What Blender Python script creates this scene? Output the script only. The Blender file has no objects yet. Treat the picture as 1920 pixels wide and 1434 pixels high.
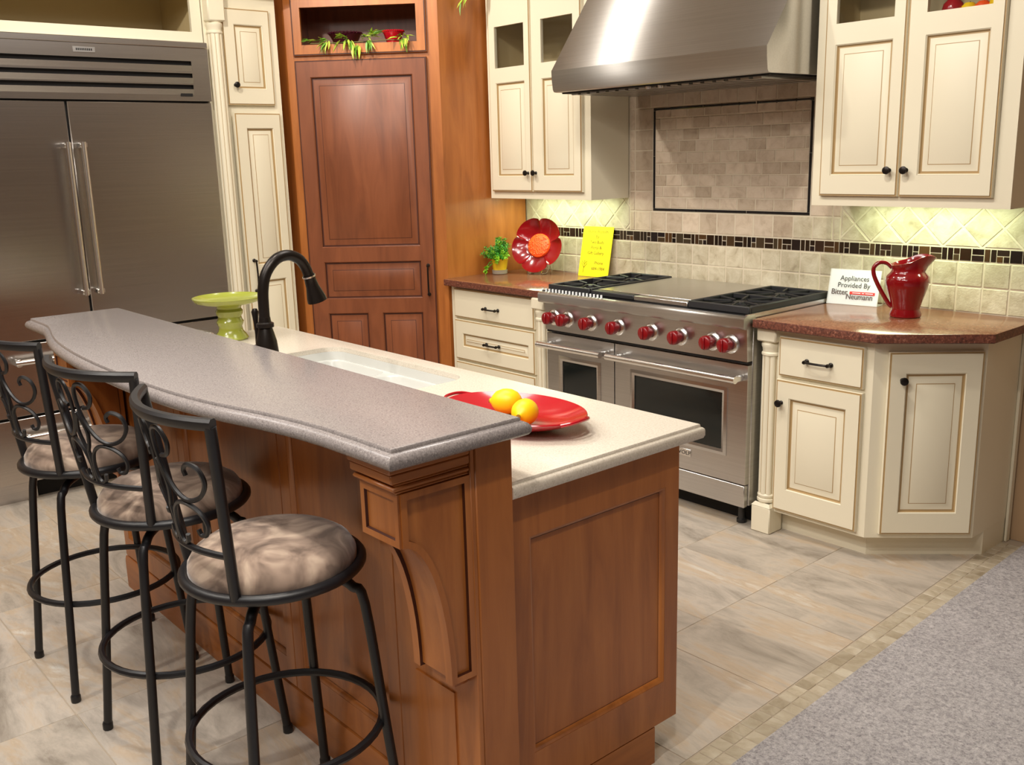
import bpy, bmesh, math, random
from mathutils import Vector, Matrix
random.seed(7)
SC = bpy.context.scene
COL = SC.collection
PI = math.pi

# ---------------------------------------------------------------- camera
def make_camera():
    cx, cy, cz, p, yw, r, f = 3.5362, -3.9535, 1.5819, -.2287, .8606, -.0274, 1823.38
    F = Vector((-math.sin(yw)*math.cos(p), math.cos(yw)*math.cos(p), math.sin(p)))
    R0 = Vector((math.cos(yw), math.sin(yw), 0)); U0 = R0.cross(F)
    R = math.cos(r)*R0+math.sin(r)*U0; U = -math.sin(r)*R0+math.cos(r)*U0
    cd = bpy.data.cameras.new('camera'); co = bpy.data.objects.new('camera', cd); COL.objects.link(co)
    m = Matrix((R, U, -F)).transposed().to_4x4(); m.translation = (cx, cy, cz)
    co.matrix_world = m
    cd.sensor_fit = 'HORIZONTAL'; cd.sensor_width = 36; cd.lens = 36*f/1920; cd.clip_start = .05
    SC.camera = co
make_camera()
# ---------------------------------------------------------------- world, exposure, lights
SC.view_settings.view_transform = 'Standard'
SC.view_settings.look = 'None'
SC.view_settings.gamma = 1
SC.view_settings.use_curve_mapping = False
SC.view_settings.exposure = -1.72
w = bpy.data.worlds.new('world'); SC.world = w; w.use_nodes = True
w.node_tree.nodes['Background'].inputs[0].default_value = (1, .93, .85, 1)
w.node_tree.nodes['Background'].inputs[1].default_value = .05
CEIL = 2.95
WARM = (1, .925, .82)
# recessed ceiling spots: (x, y, aim x, aim y, aim z, watts)
SPOTS = [(-.75, -1.45, -.70, -.30, 2.0, 56), (.55, -1.75, .62, -.3, 1.2, 60), (1.72, -1.65, 1.72, -.35, 1.6, 62),
         (-.35, -2.5, -1.45, -1.9, 2.0, 62), (-.10, -1.70, -1.2, -.95, 1.3, 27), (.9, -2.9, .9, -2.75, 1.0, 52), (2.3, -3.5, 1.7, -2.7, .7, 85),
         (.6, -4.5, .5, -3.3, .2, 62), (3.05, -3.35, 2.05, -2.45, .55, 62, 75)]
SPOT_SIZE = 135
# added ceiling panels, unseen, for soft ambient fill: (x, y, sx, sy, watts)
FILL_PANELS = [(.2, -3.7, 1.2, .6, 30), (1.0, -2.0, 1.2, .6, 24), (1.8, -4.1, .6, 1.2, 28), (3.3, -4.8, .6, 1.2, 30)]

# ---------------------------------------------------------------- helpers
ORG = {}
class MB:
    def __init__(s): s.v = []; s.f = []; s.m = []; s.sm = []
    def add(s, vs, fs, mi=0, sm=False):
        o = len(s.v); s.v += [tuple(v) for v in vs]
        for f in fs:
            s.f.append(tuple(o+i for i in f)); s.m.append(mi); s.sm.append(sm)
    def poly(s, pts, mi=0, sm=False): s.add(pts, [tuple(range(len(pts)))], mi, sm)
    def box(s, x0, y0, z0, x1, y1, z1, mi=0, c=0):
        x0, x1 = min(x0, x1), max(x0, x1); y0, y1 = min(y0, y1), max(y0, y1); z0, z1 = min(z0, z1), max(z0, z1)
        c = min(c, (x1-x0)/2.2, (y1-y0)/2.2, (z1-z0)/2.2)
        if c <= 0:
            s.add([(x0,y0,z0),(x1,y0,z0),(x1,y1,z0),(x0,y1,z0),(x0,y0,z1),(x1,y0,z1),(x1,y1,z1),(x0,y1,z1)],
                  [(3,2,1,0),(4,5,6,7),(0,1,5,4),(1,2,6,5),(2,3,7,6),(3,0,4,7)], mi); return
        V = []; idx = {}
        X = (x0, x1); Y = (y0, y1); Z = (z0, z1); S = (1, -1)
        for i in (0,1):
            for j in (0,1):
                for k in (0,1):
                    for a in range(3):
                        p = [X[i]+S[i]*c, Y[j]+S[j]*c, Z[k]+S[k]*c]; p[a] = (X[i], Y[j], Z[k])[a]
                        idx[i,j,k,a] = len(V); V.append(p)
        Fs = []
        for i in (0,1): Fs.append([idx[i,j,k,0] for j,k in ((0,0),(1,0),(1,1),(0,1))][::1 if i else -1])
        for j in (0,1): Fs.append([idx[i,j,k,1] for i,k in ((0,0),(1,0),(1,1),(0,1))][::-1 if j else 1])
        for k in (0,1): Fs.append([idx[i,j,k,2] for i,j in ((0,0),(1,0),(1,1),(0,1))][::1 if k else -1])
        for j in (0,1):
            for k in (0,1): Fs.append([idx[0,j,k,1], idx[1,j,k,1], idx[1,j,k,2], idx[0,j,k,2]])
            for i in (0,1): Fs.append([idx[i,j,0,0], idx[i,j,1,0], idx[i,j,1,1], idx[i,j,0,1]])
        for i in (0,1):
            for k in (0,1): Fs.append([idx[i,0,k,0], idx[i,1,k,0], idx[i,1,k,2], idx[i,0,k,2]])
        for i in (0,1):
            for j in (0,1):
                for k in (0,1): Fs.append([idx[i,j,k,0], idx[i,j,k,1], idx[i,j,k,2]])
        s.add(V, Fs, mi)
    def prism(s, pts, z0, z1, mi=0):
        n = len(pts)
        V = [(x,y,z0) for x,y in pts]+[(x,y,z1) for x,y in pts]
        s.add(V, [tuple(range(n))[::-1], tuple(range(n,2*n))]+[(i,(i+1)%n,n+(i+1)%n,n+i) for i in range(n)], mi)
    def prism_x(s, pts, x0, x1, mi=0, sm=False):      # pts in (y,z)
        n = len(pts)
        V = [(x0,y,z) for y,z in pts]+[(x1,y,z) for y,z in pts]
        s.add(V, [tuple(range(n)), tuple(range(n,2*n))[::-1]], mi)
        s.add(V, [((i+1)%n,i,n+i,n+(i+1)%n) for i in range(n)], mi, sm)
    def loops(s, L, mi=0, sm=False, cap0=False, cap1=False, closed=True):
        n = len(L[0]); V = [p for l in L for p in l]; Fs = []
        for a in range(len(L)-1):
            for i in range(n if closed else n-1):
                j = (i+1) % n
                Fs.append((a*n+i, a*n+j, (a+1)*n+j, (a+1)*n+i))
        if cap0: Fs.append(tuple(range(n))[::-1])
        if cap1: Fs.append(tuple((len(L)-1)*n+i for i in range(n)))
        s.add(V, Fs, mi, sm)
    def tube(s, path, r, n=8, mi=0, closed=False, flat=None):
        P = [Vector(p) for p in path]; N = len(P)
        rr = r if isinstance(r, (list, tuple)) else [r]*N
        T = []
        for i in range(N):
            a = P[(i-1) % N] if (closed or i > 0) else P[0]; b = P[(i+1) % N] if (closed or i < N-1) else P[-1]
            T.append((b-a).normalized())
        up = Vector((0,0,1)) if abs(T[0].z) < .9 else Vector((1,0,0))
        nn = (up-T[0]*up.dot(T[0])).normalized(); L = []
        for i in range(N):
            nn = (nn-T[i]*nn.dot(T[i]))
            nn = nn.normalized() if nn.length > 1e-6 else T[i].orthogonal().normalized()
            b = T[i].cross(nn)
            L.append([tuple(P[i]+rr[i]*(math.cos(2*PI*k/n)*nn+math.sin(2*PI*k/n)*b)) for k in range(n)])
        if closed: L.append(L[0])
        s.loops([l[::-1] for l in L], mi, True, not closed, not closed)
    def lathe(s, prof, n=24, c=(0,0,0), mi=0, sx=1, sy=1, cap=True):
        L = [[(c[0]+sx*r*math.cos(2*PI*k/n), c[1]+sy*r*math.sin(2*PI*k/n), c[2]+z) for k in range(n)] for r, z in prof]
        s.loops(L, mi, True, cap and prof[0][0] > 1e-5, cap and prof[-1][0] > 1e-5)
    def lathe_y(s, prof, n=16, c=(0,0,0), mi=0):       # axis along -y; prof (r, d) d towards the viewer
        L = [[(c[0]+r*math.cos(2*PI*k/n), c[1]-d, c[2]+r*math.sin(2*PI*k/n)) for k in range(n)] for r, d in prof]
        s.loops(L, mi, True, True, True)
    def mesh(s, name, mats, off=None):
        me = bpy.data.meshes.new(name)
        vs = s.v if off is None else [off(v) for v in s.v]
        me.from_pydata(vs, [], s.f)
        for m in mats: me.materials.append(m)
        me.polygons.foreach_set('material_index', s.m)
        me.polygons.foreach_set('use_smooth', s.sm)
        bm = bmesh.new(); bm.from_mesh(me)
        bmesh.ops.remove_doubles(bm, verts=bm.verts, dist=1e-5)
        bmesh.ops.recalc_face_normals(bm, faces=bm.faces)
        bm.to_mesh(me); bm.free()
        me.set_sharp_from_angle(angle=math.radians(38)); me.update()
        return me

def tag(o, label=None, cat=None, group=None, kind=None):
    if label: o['label'] = label
    if cat: o['category'] = cat
    if group: o['group'] = group
    if kind: o['kind'] = kind
    return o
def thing(name, label, cat, loc=(0,0,0), rotz=0, group=None):
    o = bpy.data.objects.new(name, None); COL.objects.link(o); o.empty_display_size = .05
    o.location = loc; o.rotation_euler = (0,0,rotz); ORG[o.name] = (loc, rotz)
    return tag(o, label, cat, group)
def link(name, me, parent=None, loc=None, rot=None):
    o = bpy.data.objects.new(name, me); COL.objects.link(o)
    if parent: o.parent = parent
    if loc: o.location = loc
    if rot: o.rotation_euler = rot
    return o
def tolocal(t):
    (lx,ly,lz), a = ORG[t.name]; c, s = math.cos(a), math.sin(a)
    def f(v):
        x, y = v[0]-lx, v[1]-ly
        return (x*c+y*s, -x*s+y*c, v[2]-lz)
    return f
def part(name, mb, mats, parent, W=False, loc=None, rot=None):
    """one mesh part; W: vertices given in world coordinates"""
    if not isinstance(mats, (list, tuple)): mats = [mats]
    return link(name, mb.mesh(name, mats, tolocal(parent) if W else None), parent, loc, rot)
def single(name, mb, mats, label, cat, loc=(0,0,0), rotz=0, group=None):
    if not isinstance(mats, (list, tuple)): mats = [mats]
    o = link(name, mb.mesh(name, mats), None, loc, (0,0,rotz))
    return tag(o, label, cat, group)
def copy_tree(o, parent=None):
    c = o.copy(); COL.objects.link(c); c.parent = parent
    for ch in list(o.children): copy_tree(ch, c)
    return c
def catmull(P, k=6):
    P = [Vector(p) for p in P]; out = []
    for i in range(len(P)-1):
        a = P[i-1] if i else 2*P[0]-P[1]; b = P[i]; c = P[i+1]; d = P[i+2] if i+2 < len(P) else 2*P[-1]-P[-2]
        for j in range(k):
            t = j/k
            out.append(.5*((2*b)+(c-a)*t+(2*a-5*b+4*c-d)*t*t+(3*b-a-3*c+d)*t**3))
    out.append(P[-1]); return out
def inset(poly, d):                                     # ccw polygon, d > 0 goes inward
    n = len(poly); out = []
    for i in range(n):
        p0 = Vector(poly[i-1]); p = Vector(poly[i]); p1 = Vector(poly[(i+1) % n])
        a = (p-p0).normalized(); b = (p1-p).normalized()
        na = Vector((-a.y, a.x)); nb = Vector((-b.y, b.x)); m = (na+nb)
        m = m.normalized() if m.length > 1e-6 else na
        out.append(tuple(p+m*(d/max(.35, m.dot(na)))))
    return out
def slab(mb, outline, prof, hole=None, flat_y=None, mi=0):
    """worktop slab with an edge profile [(inset, z)] from top to bottom, optional hole"""
    L = [[(x, flat_y if flat_y is not None and y < flat_y+.04 else y, z) for x, y in inset(outline, d)] for d, z in prof]
    mb.loops(L, mi, True)
    for l, flip in ((L[0], 0), (L[-1], 1)):
        bm = bmesh.new(); es = []
        zz = l[0][2]
        for lp in ([l] + ([[(x, y, zz) for x, y in hole]] if hole else [])):
            vs = [bm.verts.new(p) for p in lp]
            es += [bm.edges.new((vs[i], vs[(i+1) % len(vs)])) for i in range(len(vs))]
        bmesh.ops.triangle_fill(bm, use_beauty=True, edges=es)
        bm.verts.index_update()
        mb.add([tuple(v.co) for v in bm.verts], [tuple(v.index for v in f.verts) for f in bm.faces], mi)
        bm.free()
    if hole: mb.loops([[(x, y, L[0][0][2]) for x, y in hole], [(x, y, L[-1][0][2]) for x, y in hole]], mi, False)
def rrect(x0, y0, x1, y1, r, n=6):
    out = []
    for cx, cy, a in ((x1-r, y1-r, 0), (x0+r, y1-r, PI/2), (x0+r, y0+r, PI), (x1-r, y0+r, 1.5*PI)):
        for k in range(n+1):
            t = a+PI/2*k/n; out.append((cx+r*math.cos(t), cy+r*math.sin(t)))
    return out

# ---------------------------------------------------------------- materials
def lin(r, g, b):
    f = lambda c: (c/255/12.92) if c/255 <= .04045 else ((c/255+.055)/1.055)**2.4
    return (f(r), f(g), f(b), 1)
class NT:
    def __init__(s, name):
        s.m = bpy.data.materials.new(name); s.m.use_nodes = True; s.t = s.m.node_tree
        s.b = s.t.nodes['Principled BSDF']
    def n(s, typ, **kw):
        nd = s.t.nodes.new(typ)
        for k, v in kw.items():
            if k in nd.inputs: nd.inputs[k].default_value = v
            else: setattr(nd, k, v)
        return nd
    def l(s, a, b): s.t.links.new(a, b)
    def set(s, **kw):
        for k, v in kw.items(): s.b.inputs[k.replace('_', ' ')].default_value = v
    def coord(s, scale=(1,1,1), rnd=True):
        tc = s.n('ShaderNodeTexCoord'); mp = s.n('ShaderNodeMapping'); mp.inputs['Scale'].default_value = scale
        s.l(tc.outputs['Object'], mp.inputs['Vector'])
        if rnd:
            oi = s.n('ShaderNodeObjectInfo'); mu = s.n('ShaderNodeMath', operation='MULTIPLY'); mu.inputs[1].default_value = 37
            s.l(oi.outputs['Random'], mu.inputs[0]); s.l(mu.outputs[0], mp.inputs['Location'])
            s.oi = oi
        return mp.outputs[0]
    def ramp(s, fac, stops):
        r = s.n('ShaderNodeValToRGB'); e = r.color_ramp.elements
        while len(e) < len(stops): e.new(.5)
        for i, (p, c) in enumerate(stops): e[i].position = p; e[i].color = c
        s.l(fac, r.inputs[0]); return r.outputs[0]
    def noise(s, vec, scale, detail=3, rough=.5, dist=0):
        nn = s.n('ShaderNodeTexNoise'); nn.inputs['Scale'].default_value = scale; nn.inputs['Detail'].default_value = detail
        nn.inputs['Roughness'].default_value = rough; nn.inputs['Distortion'].default_value = dist
        if vec is not None: s.l(vec, nn.inputs['Vector'])
        return nn.outputs[0]
    def bump(s, h, strength=.2, dist=.002):
        b = s.n('ShaderNodeBump'); b.inputs['Strength'].default_value = strength; b.inputs['Distance'].default_value = dist
        s.l(h, b.inputs['Height']); s.l(b.outputs[0], s.b.inputs['Normal'])
    def mixc(s, fac, a, b, mode='MIX'):
        m = s.n('ShaderNodeMix', data_type='RGBA', blend_type=mode)
        for sock, v in ((m.inputs[0], fac), (m.inputs[6], a), (m.inputs[7], b)):
            if hasattr(v, 'links'): s.l(v, sock)
            else: sock.default_value = v
        return m.outputs[2]
def plain(name, col, rough=.5, metal=0, coat=0, **kw):
    t = NT(name); t.set(Base_Color=col, Roughness=rough, Metallic=metal, **kw)
    if coat: t.set(Coat_Weight=coat, Coat_Roughness=.08)
    return t.m
def wood(name, dark, mid, light, scale=(9, 9, 1.1), rough=.38):
    t = NT(name); v = t.coord(scale)
    a = t.noise(v, 1.6, 5, .6, .9); b = t.noise(t.coord((2.2, 2.2, 1.2)), 1.3, 3, .6)
    c = t.ramp(a, [(.3, dark), (.52, mid), (.75, light)])
    c = t.mixc(t.ramp(b, [(.35, (.72,.72,.72,1)), (.65, (1.08,1.08,1.08,1))]), (0,0,0,1), c, 'MIX') if False else t.mixc(1, c, t.ramp(b, [(.35, (.84,.82,.80,1)), (.65, (1,1,1,1))]), 'MULTIPLY')
    t.l(c, t.b.inputs['Base Color']); t.set(Roughness=rough, Coat_Weight=.25, Coat_Roughness=.25)
    t.bump(t.noise(t.coord((60, 60, 3)), 3, 2), .06, .001)
    return t.m
def speckle(name, cols, scale=260, rough=.25, big=None, coat=0, bump=0):
    t = NT(name); v = t.coord((1,1,1), False)
    a = t.noise(v, scale, 3, .75)
    st = [(.28+.44*i/(len(cols)-1), c) for i, c in enumerate(cols)]
    c = t.ramp(a, st)
    b = t.noise(v, scale*.33, 2, .6)
    c = t.mixc(t.ramp(b, [(.42, (0,0,0,1)), (.62, (.5,.5,.5,1))]), c, cols[len(cols)//2])
    t.l(c, t.b.inputs['Base Color']); t.set(Roughness=rough)
    if bump: t.bump(a, bump, .002)
    return t.m
def stone(name, cols, stretch=(3, 3, 3), rough=.5, var=.25, bump=.25, scale=2.5):
    """stone tile: veined noise, each tile shifted by its own random value"""
    t = NT(name); v = t.coord(stretch)
    a = t.noise(v, scale, 6, .62, .6)
    c = t.ramp(a, [(.25+.5*i/(len(cols)-1), k) for i, k in enumerate(cols)])
    r = t.ramp(t.oi.outputs['Random'], [(0, (1-var,1-var*1.08,1-var*1.2,1)), (.5, (1-var*.35,1-var*.35,1-var*.35,1)), (1, (1,1,1,1))])
    c = t.mixc(1, c, r, 'MULTIPLY')
    t.l(c, t.b.inputs['Base Color']); t.set(Roughness=rough)
    t.bump(t.noise(v, scale*6, 4, .7), bump, .003)
    return t.m
def steel(name, col=(.64,.63,.62,1), rough=.28, stretch=(2, 2, 240), aniso=0, tan=(0, 0, 1)):
    t = NT(name); v = t.coord(stretch, False)
    a = t.noise(v, 1, 2, .6)
    t.l(t.ramp(a, [(.3, tuple(c*.9 for c in col[:3])+(1,)), (.7, col)]), t.b.inputs['Base Color'])
    t.set(Metallic=1, Roughness=rough)
    if aniso:
        t.set(Anisotropic=aniso); c = t.n('ShaderNodeCombineXYZ')
        for i in range(3): c.inputs[i].default_value = tan[i]
        t.l(c.outputs[0], t.b.inputs['Tangent'])
    t.bump(a, .02, .0006)
    return t.m
M = {}
M['cream'] = plain('cream_paint', lin(228, 220, 196), .42)
M['glaze'] = plain('brown_glaze', lin(172, 144, 100), .5)
M['cream_in'] = plain('cabinet_interior', lin(196, 178, 136), .6)
M['wood'] = wood('stained_maple', lin(158, 91, 38), lin(180, 108, 48), lin(194, 122, 58))
M['wood_h'] = wood('stained_maple_cross', lin(158, 91, 38), lin(180, 108, 48), lin(194, 122, 58), (1.1, 1.1, 9))
M['wood_d'] = wood('stained_maple_dark', lin(116, 64, 38), lin(132, 75, 45), lin(142, 83, 51))
M['wood_dh'] = wood('stained_maple_dark_cross', lin(116, 64, 38), lin(132, 75, 45), lin(142, 83, 51), (1.1, 1.1, 9))
M['wood_gl'] = plain('dark_wood_glaze', lin(70, 30, 14), .5)
M['steel'] = steel('brushed_steel')
M['steel_f'] = steel('fridge_steel', (.53,.50,.475,1), .27, (2, 2, 160), .6, (0, 1, 0))
M['steel_v'] = steel('hood_steel', (.58,.57,.56,1), .31, (2, 160, 160), 1.0, (0, 0, 1))
M['chrome'] = plain('chrome', (.80,.79,.77,1), .24, 1)
M['black'] = plain('black_enamel', (.012,.012,.013,1), .35)
M['void'] = plain('dark_gap', (.006,.005,.005,1), .8)
M['iron'] = plain('cast_iron', (.018,.018,.02,1), .5)
M['glassdark'] = plain('oven_glass', (.012,.014,.013,1), .08)
M['glass'] = NT('clear_glass').m
g = M['glass'].node_tree.nodes['Principled BSDF']
g.inputs['Base Color'].default_value = (.03, .04, .035, 1); g.inputs['Roughness'].default_value = .03; g.inputs['Alpha'].default_value = .10
M['acrylic'] = plain('clear_acrylic', (.9,.92,.92,1), .1, 0, 0, Alpha=.35)
M['redknob'] = plain('red_knob', lin(128, 8, 18), .3, 0, .4)
M['bronze'] = plain('dark_bronze', (.018,.014,.012,1), .32, .6)
M['stoolmetal'] = plain('black_powdercoat', (.009,.009,.011,1), .40)
M['granite'] = speckle('brown_granite', [lin(66,38,28), lin(126,80,58), lin(146,98,72), lin(190,152,124)], 125, .18)
M['granite_e'] = speckle('brown_granite_rough', [lin(30,16,14), lin(84,44,32), lin(112,62,46), lin(176,124,100)], 105, .5, bump=.8)
M['bartop'] = speckle('taupe_composite', [lin(76,71,70), lin(124,117,116), lin(140,133,131), lin(174,167,164)], 270, .22)
M['whitetop'] = speckle('cream_composite', [lin(176,164,146), lin(214,204,188), lin(224,215,200), lin(240,234,222)], 230, .22)
M['sink'] = plain('white_sink', lin(208,209,204), .2, 0, .3)
def slate():
    t = NT('slate_floor'); v = t.coord((1.3, 3.4, 1)); r0 = t.oi
    a = t.noise(v, 1.5, 7, .68, .9); f = t.noise(t.coord((5, 22, 5)), 2.2, 5, .7, .4)
    c = t.ramp(a, [(.27, lin(140,130,118)), (.40, lin(180,171,160)), (.50, lin(200,190,178)), (.58, lin(200,181,158)), (.70, lin(220,216,208))])
    c = t.mixc(1, c, t.ramp(f, [(.32, (.86,.85,.84,1)), (.5, (.97,.97,.965,1)), (.68, (1,1,1,1))]), 'MULTIPLY')
    c = t.mixc(1, c, t.ramp(r0.outputs['Random'], [(0, (.88,.87,.85,1)), (1, (1,1,1,1))]), 'MULTIPLY')
    t.l(c, t.b.inputs['Base Color']); t.set(Roughness=.42); t.bump(f, .15, .002); return t.m
M['floortile'] = slate()
M['bordertile'] = stone('border_stone', [lin(160,146,122), lin(188,176,154), lin(206,198,180)], (6,6,6), .5, .26, .2)
M['trav'] = stone('tumbled_travertine', [lin(158,144,120), lin(190,178,152), lin(204,194,170), lin(216,208,186)], (7,7,7), .55, .2, .6)
M['brick'] = stone('travertine_brick', [lin(180,160,138), lin(206,188,166), lin(216,200,180)], (8,8,8), .55, .26, .3)
M['grout'] = plain('grout', lin(206,194,172), .9)
M['fgrout'] = plain('floor_grout', lin(176,162,144), .9)
def mosaic():
    t = NT('glass_mosaic'); t.coord()
    c = t.ramp(t.oi.outputs['Random'], [(0, lin(22,16,14)), (.3, lin(44,30,20)), (.55, lin(30,24,26)), (.75, lin(78,52,28)), (1, lin(60,52,40))])
    t.l(c, t.b.inputs['Base Color']); t.set(Roughness=.15); return t.m
M['mosaic'] = mosaic()
M['liner'] = plain('black_liner', (.01,.009,.011,1), .22)
def carpet():
    t = NT('carpet'); v = t.coord((1,1,1), False)
    a = t.noise(v, 95, 4, .85); b = t.noise(v, 9, 3, .6)
    c = t.ramp(a, [(.28, lin(104,100,104)), (.5, lin(176,172,174)), (.74, lin(220,216,216))])
    c = t.mixc(1, c, t.ramp(b, [(.3, (.9,.9,.9,1)), (.7, (1,1,1,1))]), 'MULTIPLY')
    t.l(c, t.b.inputs['Base Color']); t.set(Roughness=.95); t.bump(a, .8, .006); return t.m
M['carpet'] = carpet()
M['paint'] = plain('wall_paint', lin(176,146,112), .8)
M['ceil'] = plain('ceiling_paint', lin(226,220,208), .9)
def suede():
    t = NT('suede'); v = t.coord((1,1,1))
    a = t.noise(v, 7, 3, .5, 2.2); b = t.noise(v, 150, 2, .6)
    c = t.ramp(a, [(.36, lin(112,94,82)), (.5, lin(158,136,120)), (.66, lin(196,174,154))])
    t.l(c, t.b.inputs['Base Color']); t.set(Roughness=.9, Sheen_Weight=.5, Sheen_Roughness=.4); t.bump(b, .15, .001); return t.m
M['suede'] = suede()
M['redglaze'] = plain('red_glaze', lin(172,14,30), .16, 0, .6)
M['darkred'] = plain('dark_red_glaze', lin(128,8,18), .14, 0, .6)
M['plumglaze'] = plain('plum_glaze', lin(52,10,26), .15, 0, .6)
M['orange'] = plain('orange_glaze', lin(248,88,24), .4)
M['lime'] = plain('lime_glaze', lin(150,157,60), .22, 0, .4)
M['lemon'] = plain('lemon_skin', lin(250,208,14), .42)
M['lemonend'] = plain('lemon_tip', lin(150,110,20), .6)
M['yellowpot'] = plain('yellow_pot', lin(226,190,40), .35)
M['greypot'] = plain('grey_saucer', lin(150,140,124), .5)
M['leaf'] = [plain('leaf_green', lin(96,146,40), .5), plain('leaf_lime', lin(172,196,70), .5), plain('leaf_mid', lin(60,128,48), .5)]
M['fern'] = [plain('fern_green', lin(60,150,40), .55), plain('fern_lime', lin(140,200,40), .55)]
M['stem'] = plain('stem', lin(96,90,44), .6)
M['yellow'] = plain('yellow_paper', lin(246,232,16), .6)
M['white'] = plain('white_card', lin(236,240,244), .5)
M['ink'] = plain('ink', lin(60,56,54), .7)
M['inky'] = plain('pencil_ink', lin(120,104,14), .7)
M['red'] = plain('red_print', lin(206,50,44), .6)
M['logo'] = plain('logo_print', lin(96,84,82), .6)
def emis(name, col, s):
    t = NT(name); t.set(Base_Color=(0,0,0,1), Emission_Color=col+(1,), Emission_Strength=s); return t.m
M['lampface'] = emis('lamp_face', (1,.9,.75), 6)

# ---------------------------------------------------------------- the room
mb = MB(); mb.box(-2.16, -8.2, -.08, 7.2, .2, -.0014)
floor = tag(part('floor', mb, M['fgrout'], None), kind='structure')
mb = MB(); mb.box(-2.16, -8.2, CEIL, 7.2, .2, CEIL+.1)
tag(part('ceiling', mb, M['ceil'], None), kind='structure')
mb = MB(); mb.box(-2.16, .008, 0, 7.2, .12, CEIL, 0); mb.box(-.884, -.0012, .90, 2.10, .008, 1.97, 1)
wall_back = tag(part('wall_back', mb, [M['paint'], M['grout']], None), kind='structure')
mb = MB(); mb.box(-2.16, -8.2, 0, -2.06, .008, CEIL); tag(part('wall_left', mb, M['paint'], None), kind='structure')
mb = MB(); mb.box(7.1, -8.2, 0, 7.2, .008, CEIL); tag(part('wall_right', mb, M['paint'], None), kind='structure')
mb = MB(); mb.box(-2.06, -8.2, 0, 7.1, -8.1, CEIL); tag(part('wall_front', mb, M['paint'], None), kind='structure')

# floor tiles
def ftile(w, d, t=.0035, c=.002):
    m = MB(); m.box(-w/2, -d/2, -t, w/2, d/2, 0, 0, .0012); return m
def border_x(y): return 2.083-.0387*(y+2.15)          # inner edge of the mosaic border
FT = .452
FM = {}
def floor_tile(x0, y0, x1, y1):
    if x1-x0 < .03 or y1-y0 < .03: return
    k = (round(x1-x0, 3), round(y1-y0, 3))
    if k not in FM: FM[k] = ftile(k[0]-.003, k[1]-.003).mesh('tile', [M['floortile']])
    link('tile', FM[k], floor, ((x0+x1)/2, (y0+y1)/2, 0))
xs = [.25+FT*i for i in range(-5, 4)]
for x in xs:
    col = round((x-.25)/FT)
    off = -.22 if col == 3 else 0
    for j in range(-5, 9):
        y0 = -3.26+FT*j+off
        if y0 > -.1: continue
        y1 = min(y0+FT, .0)
        if col < 3: floor_tile(x, y0, x+FT, y1)
        else:                                            # cut against the slanting border
            m = MB(); a, b = border_x(y0)-.003, border_x(y1)-.003
            pts = [(x+.002, y0+.002), (a, y0+.002), (b, y1-.002), (x+.002, y1-.002)]
            xm, ym = x+.2, (y0+y1)/2
            m.prism([(p-xm, q-ym) for p, q in pts], -.0035, 0)
            link('tile', m.mesh('tile', [M['floortile']]), floor, (xm, ym, 0))
bt = ftile(.0455, .0455).mesh('border_tile', [M['bordertile']])
ang = math.atan(.0387)
for j in range(70):
    s = j*.0482
    for i in (0, 1):
        y = -3.3+s*math.cos(ang); x = border_x(y)+.0245+i*.0482
        if y > -.03: continue
        link('border_tile', bt, floor, (x, y, 0), (0, 0, ang))
mb = MB()
e0, e1 = border_x(-8.1)+.0975, border_x(-.0)+.0975
y_e = -8.1
mb.prism([(border_x(-3.35)+.0975, -3.35), (7.1, -3.35), (7.1, .0), (e1, .0)], -.0035, .005)
mb.prism([(e0, -8.1), (7.1, -8.1), (7.1, -3.35), (border_x(-3.35)+.0975, -3.35)], -.0035, .005)
tag(part('floor_carpet', mb, M['carpet'], None), 'grey flecked carpet beside the tiled floor', kind='structure')

# ---------------------------------------------------------------- backsplash tiles
TM = {}
def wtile(name, x0, z0, x1, z1, mat, y=0.0, t=.006, gap=.0025, c=.003):
    w, h = round(x1-x0-2*gap, 4), round(z1-z0-2*gap, 4)
    if w < .005 or h < .005: return
    k = (w, h, mat.name, t)
    if k not in TM:
        m = MB()
        L = []
        for d, yy in ((0, t), (0, c), (c, 0)):
            L.append([(-w/2+d, yy, -h/2+d), (w/2-d, yy, -h/2+d), (w/2-d, yy, h/2-d), (-w/2+d, yy, h/2-d)])
        m.loops(L, 0, False, False, True); TM[k] = m.mesh(name, [mat])
    jx, jy = random.uniform(-.0006, .0006), random.uniform(0, .0012)
    link(name, TM[k], wall_back, ((x0+x1)/2+jx, y-jy, (z0+z1)/2))
YT = -.003
P4 = .1045
for z0, z1 in ((.914, 1.018), (1.018, 1.119)):
    x = 1.527-23*P4
    while x < 2.09:
        wtile('tile', max(x, -.882), z0, min(x+P4, 2.10), z1, M['trav'], YT); x += P4
# mosaic band
x = -.882; z0, z1 = 1.121, 1.173; zm = (z0+z1)/2; g_ = .0019
R = random.Random(3)
pat = ['S', 'H', 'V', 'G', 'S', 'H', 'V', 'V', 'G', 'S', 'V', 'G']
i = 0
def mos(a, b, c, d): wtile('mosaic_tile', a, b, c, d, M['mosaic'], YT, gap=g_, c=.001)
while x < 2.09:
    k = pat[i % len(pat)]; i += 1
    if k == 'S': mos(x, z0, x+.048, z1); x += .048
    elif k == 'H': mos(x, z0, x+.05, zm); mos(x, zm, x+.05, z1); x += .05
    elif k == 'V': mos(x, z0, x+.024, z1); x += .024
    else:
        if i % 2: mos(x, z0, x+.026, zm); mos(x+.026, z0, x+.05, zm); mos(x, zm, x+.05, z1)
        else: mos(x, z0, x+.024, z1); mos(x+.024, z0, x+.05, zm); mos(x+.024, zm, x+.05, z1)
        x += .05
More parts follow.
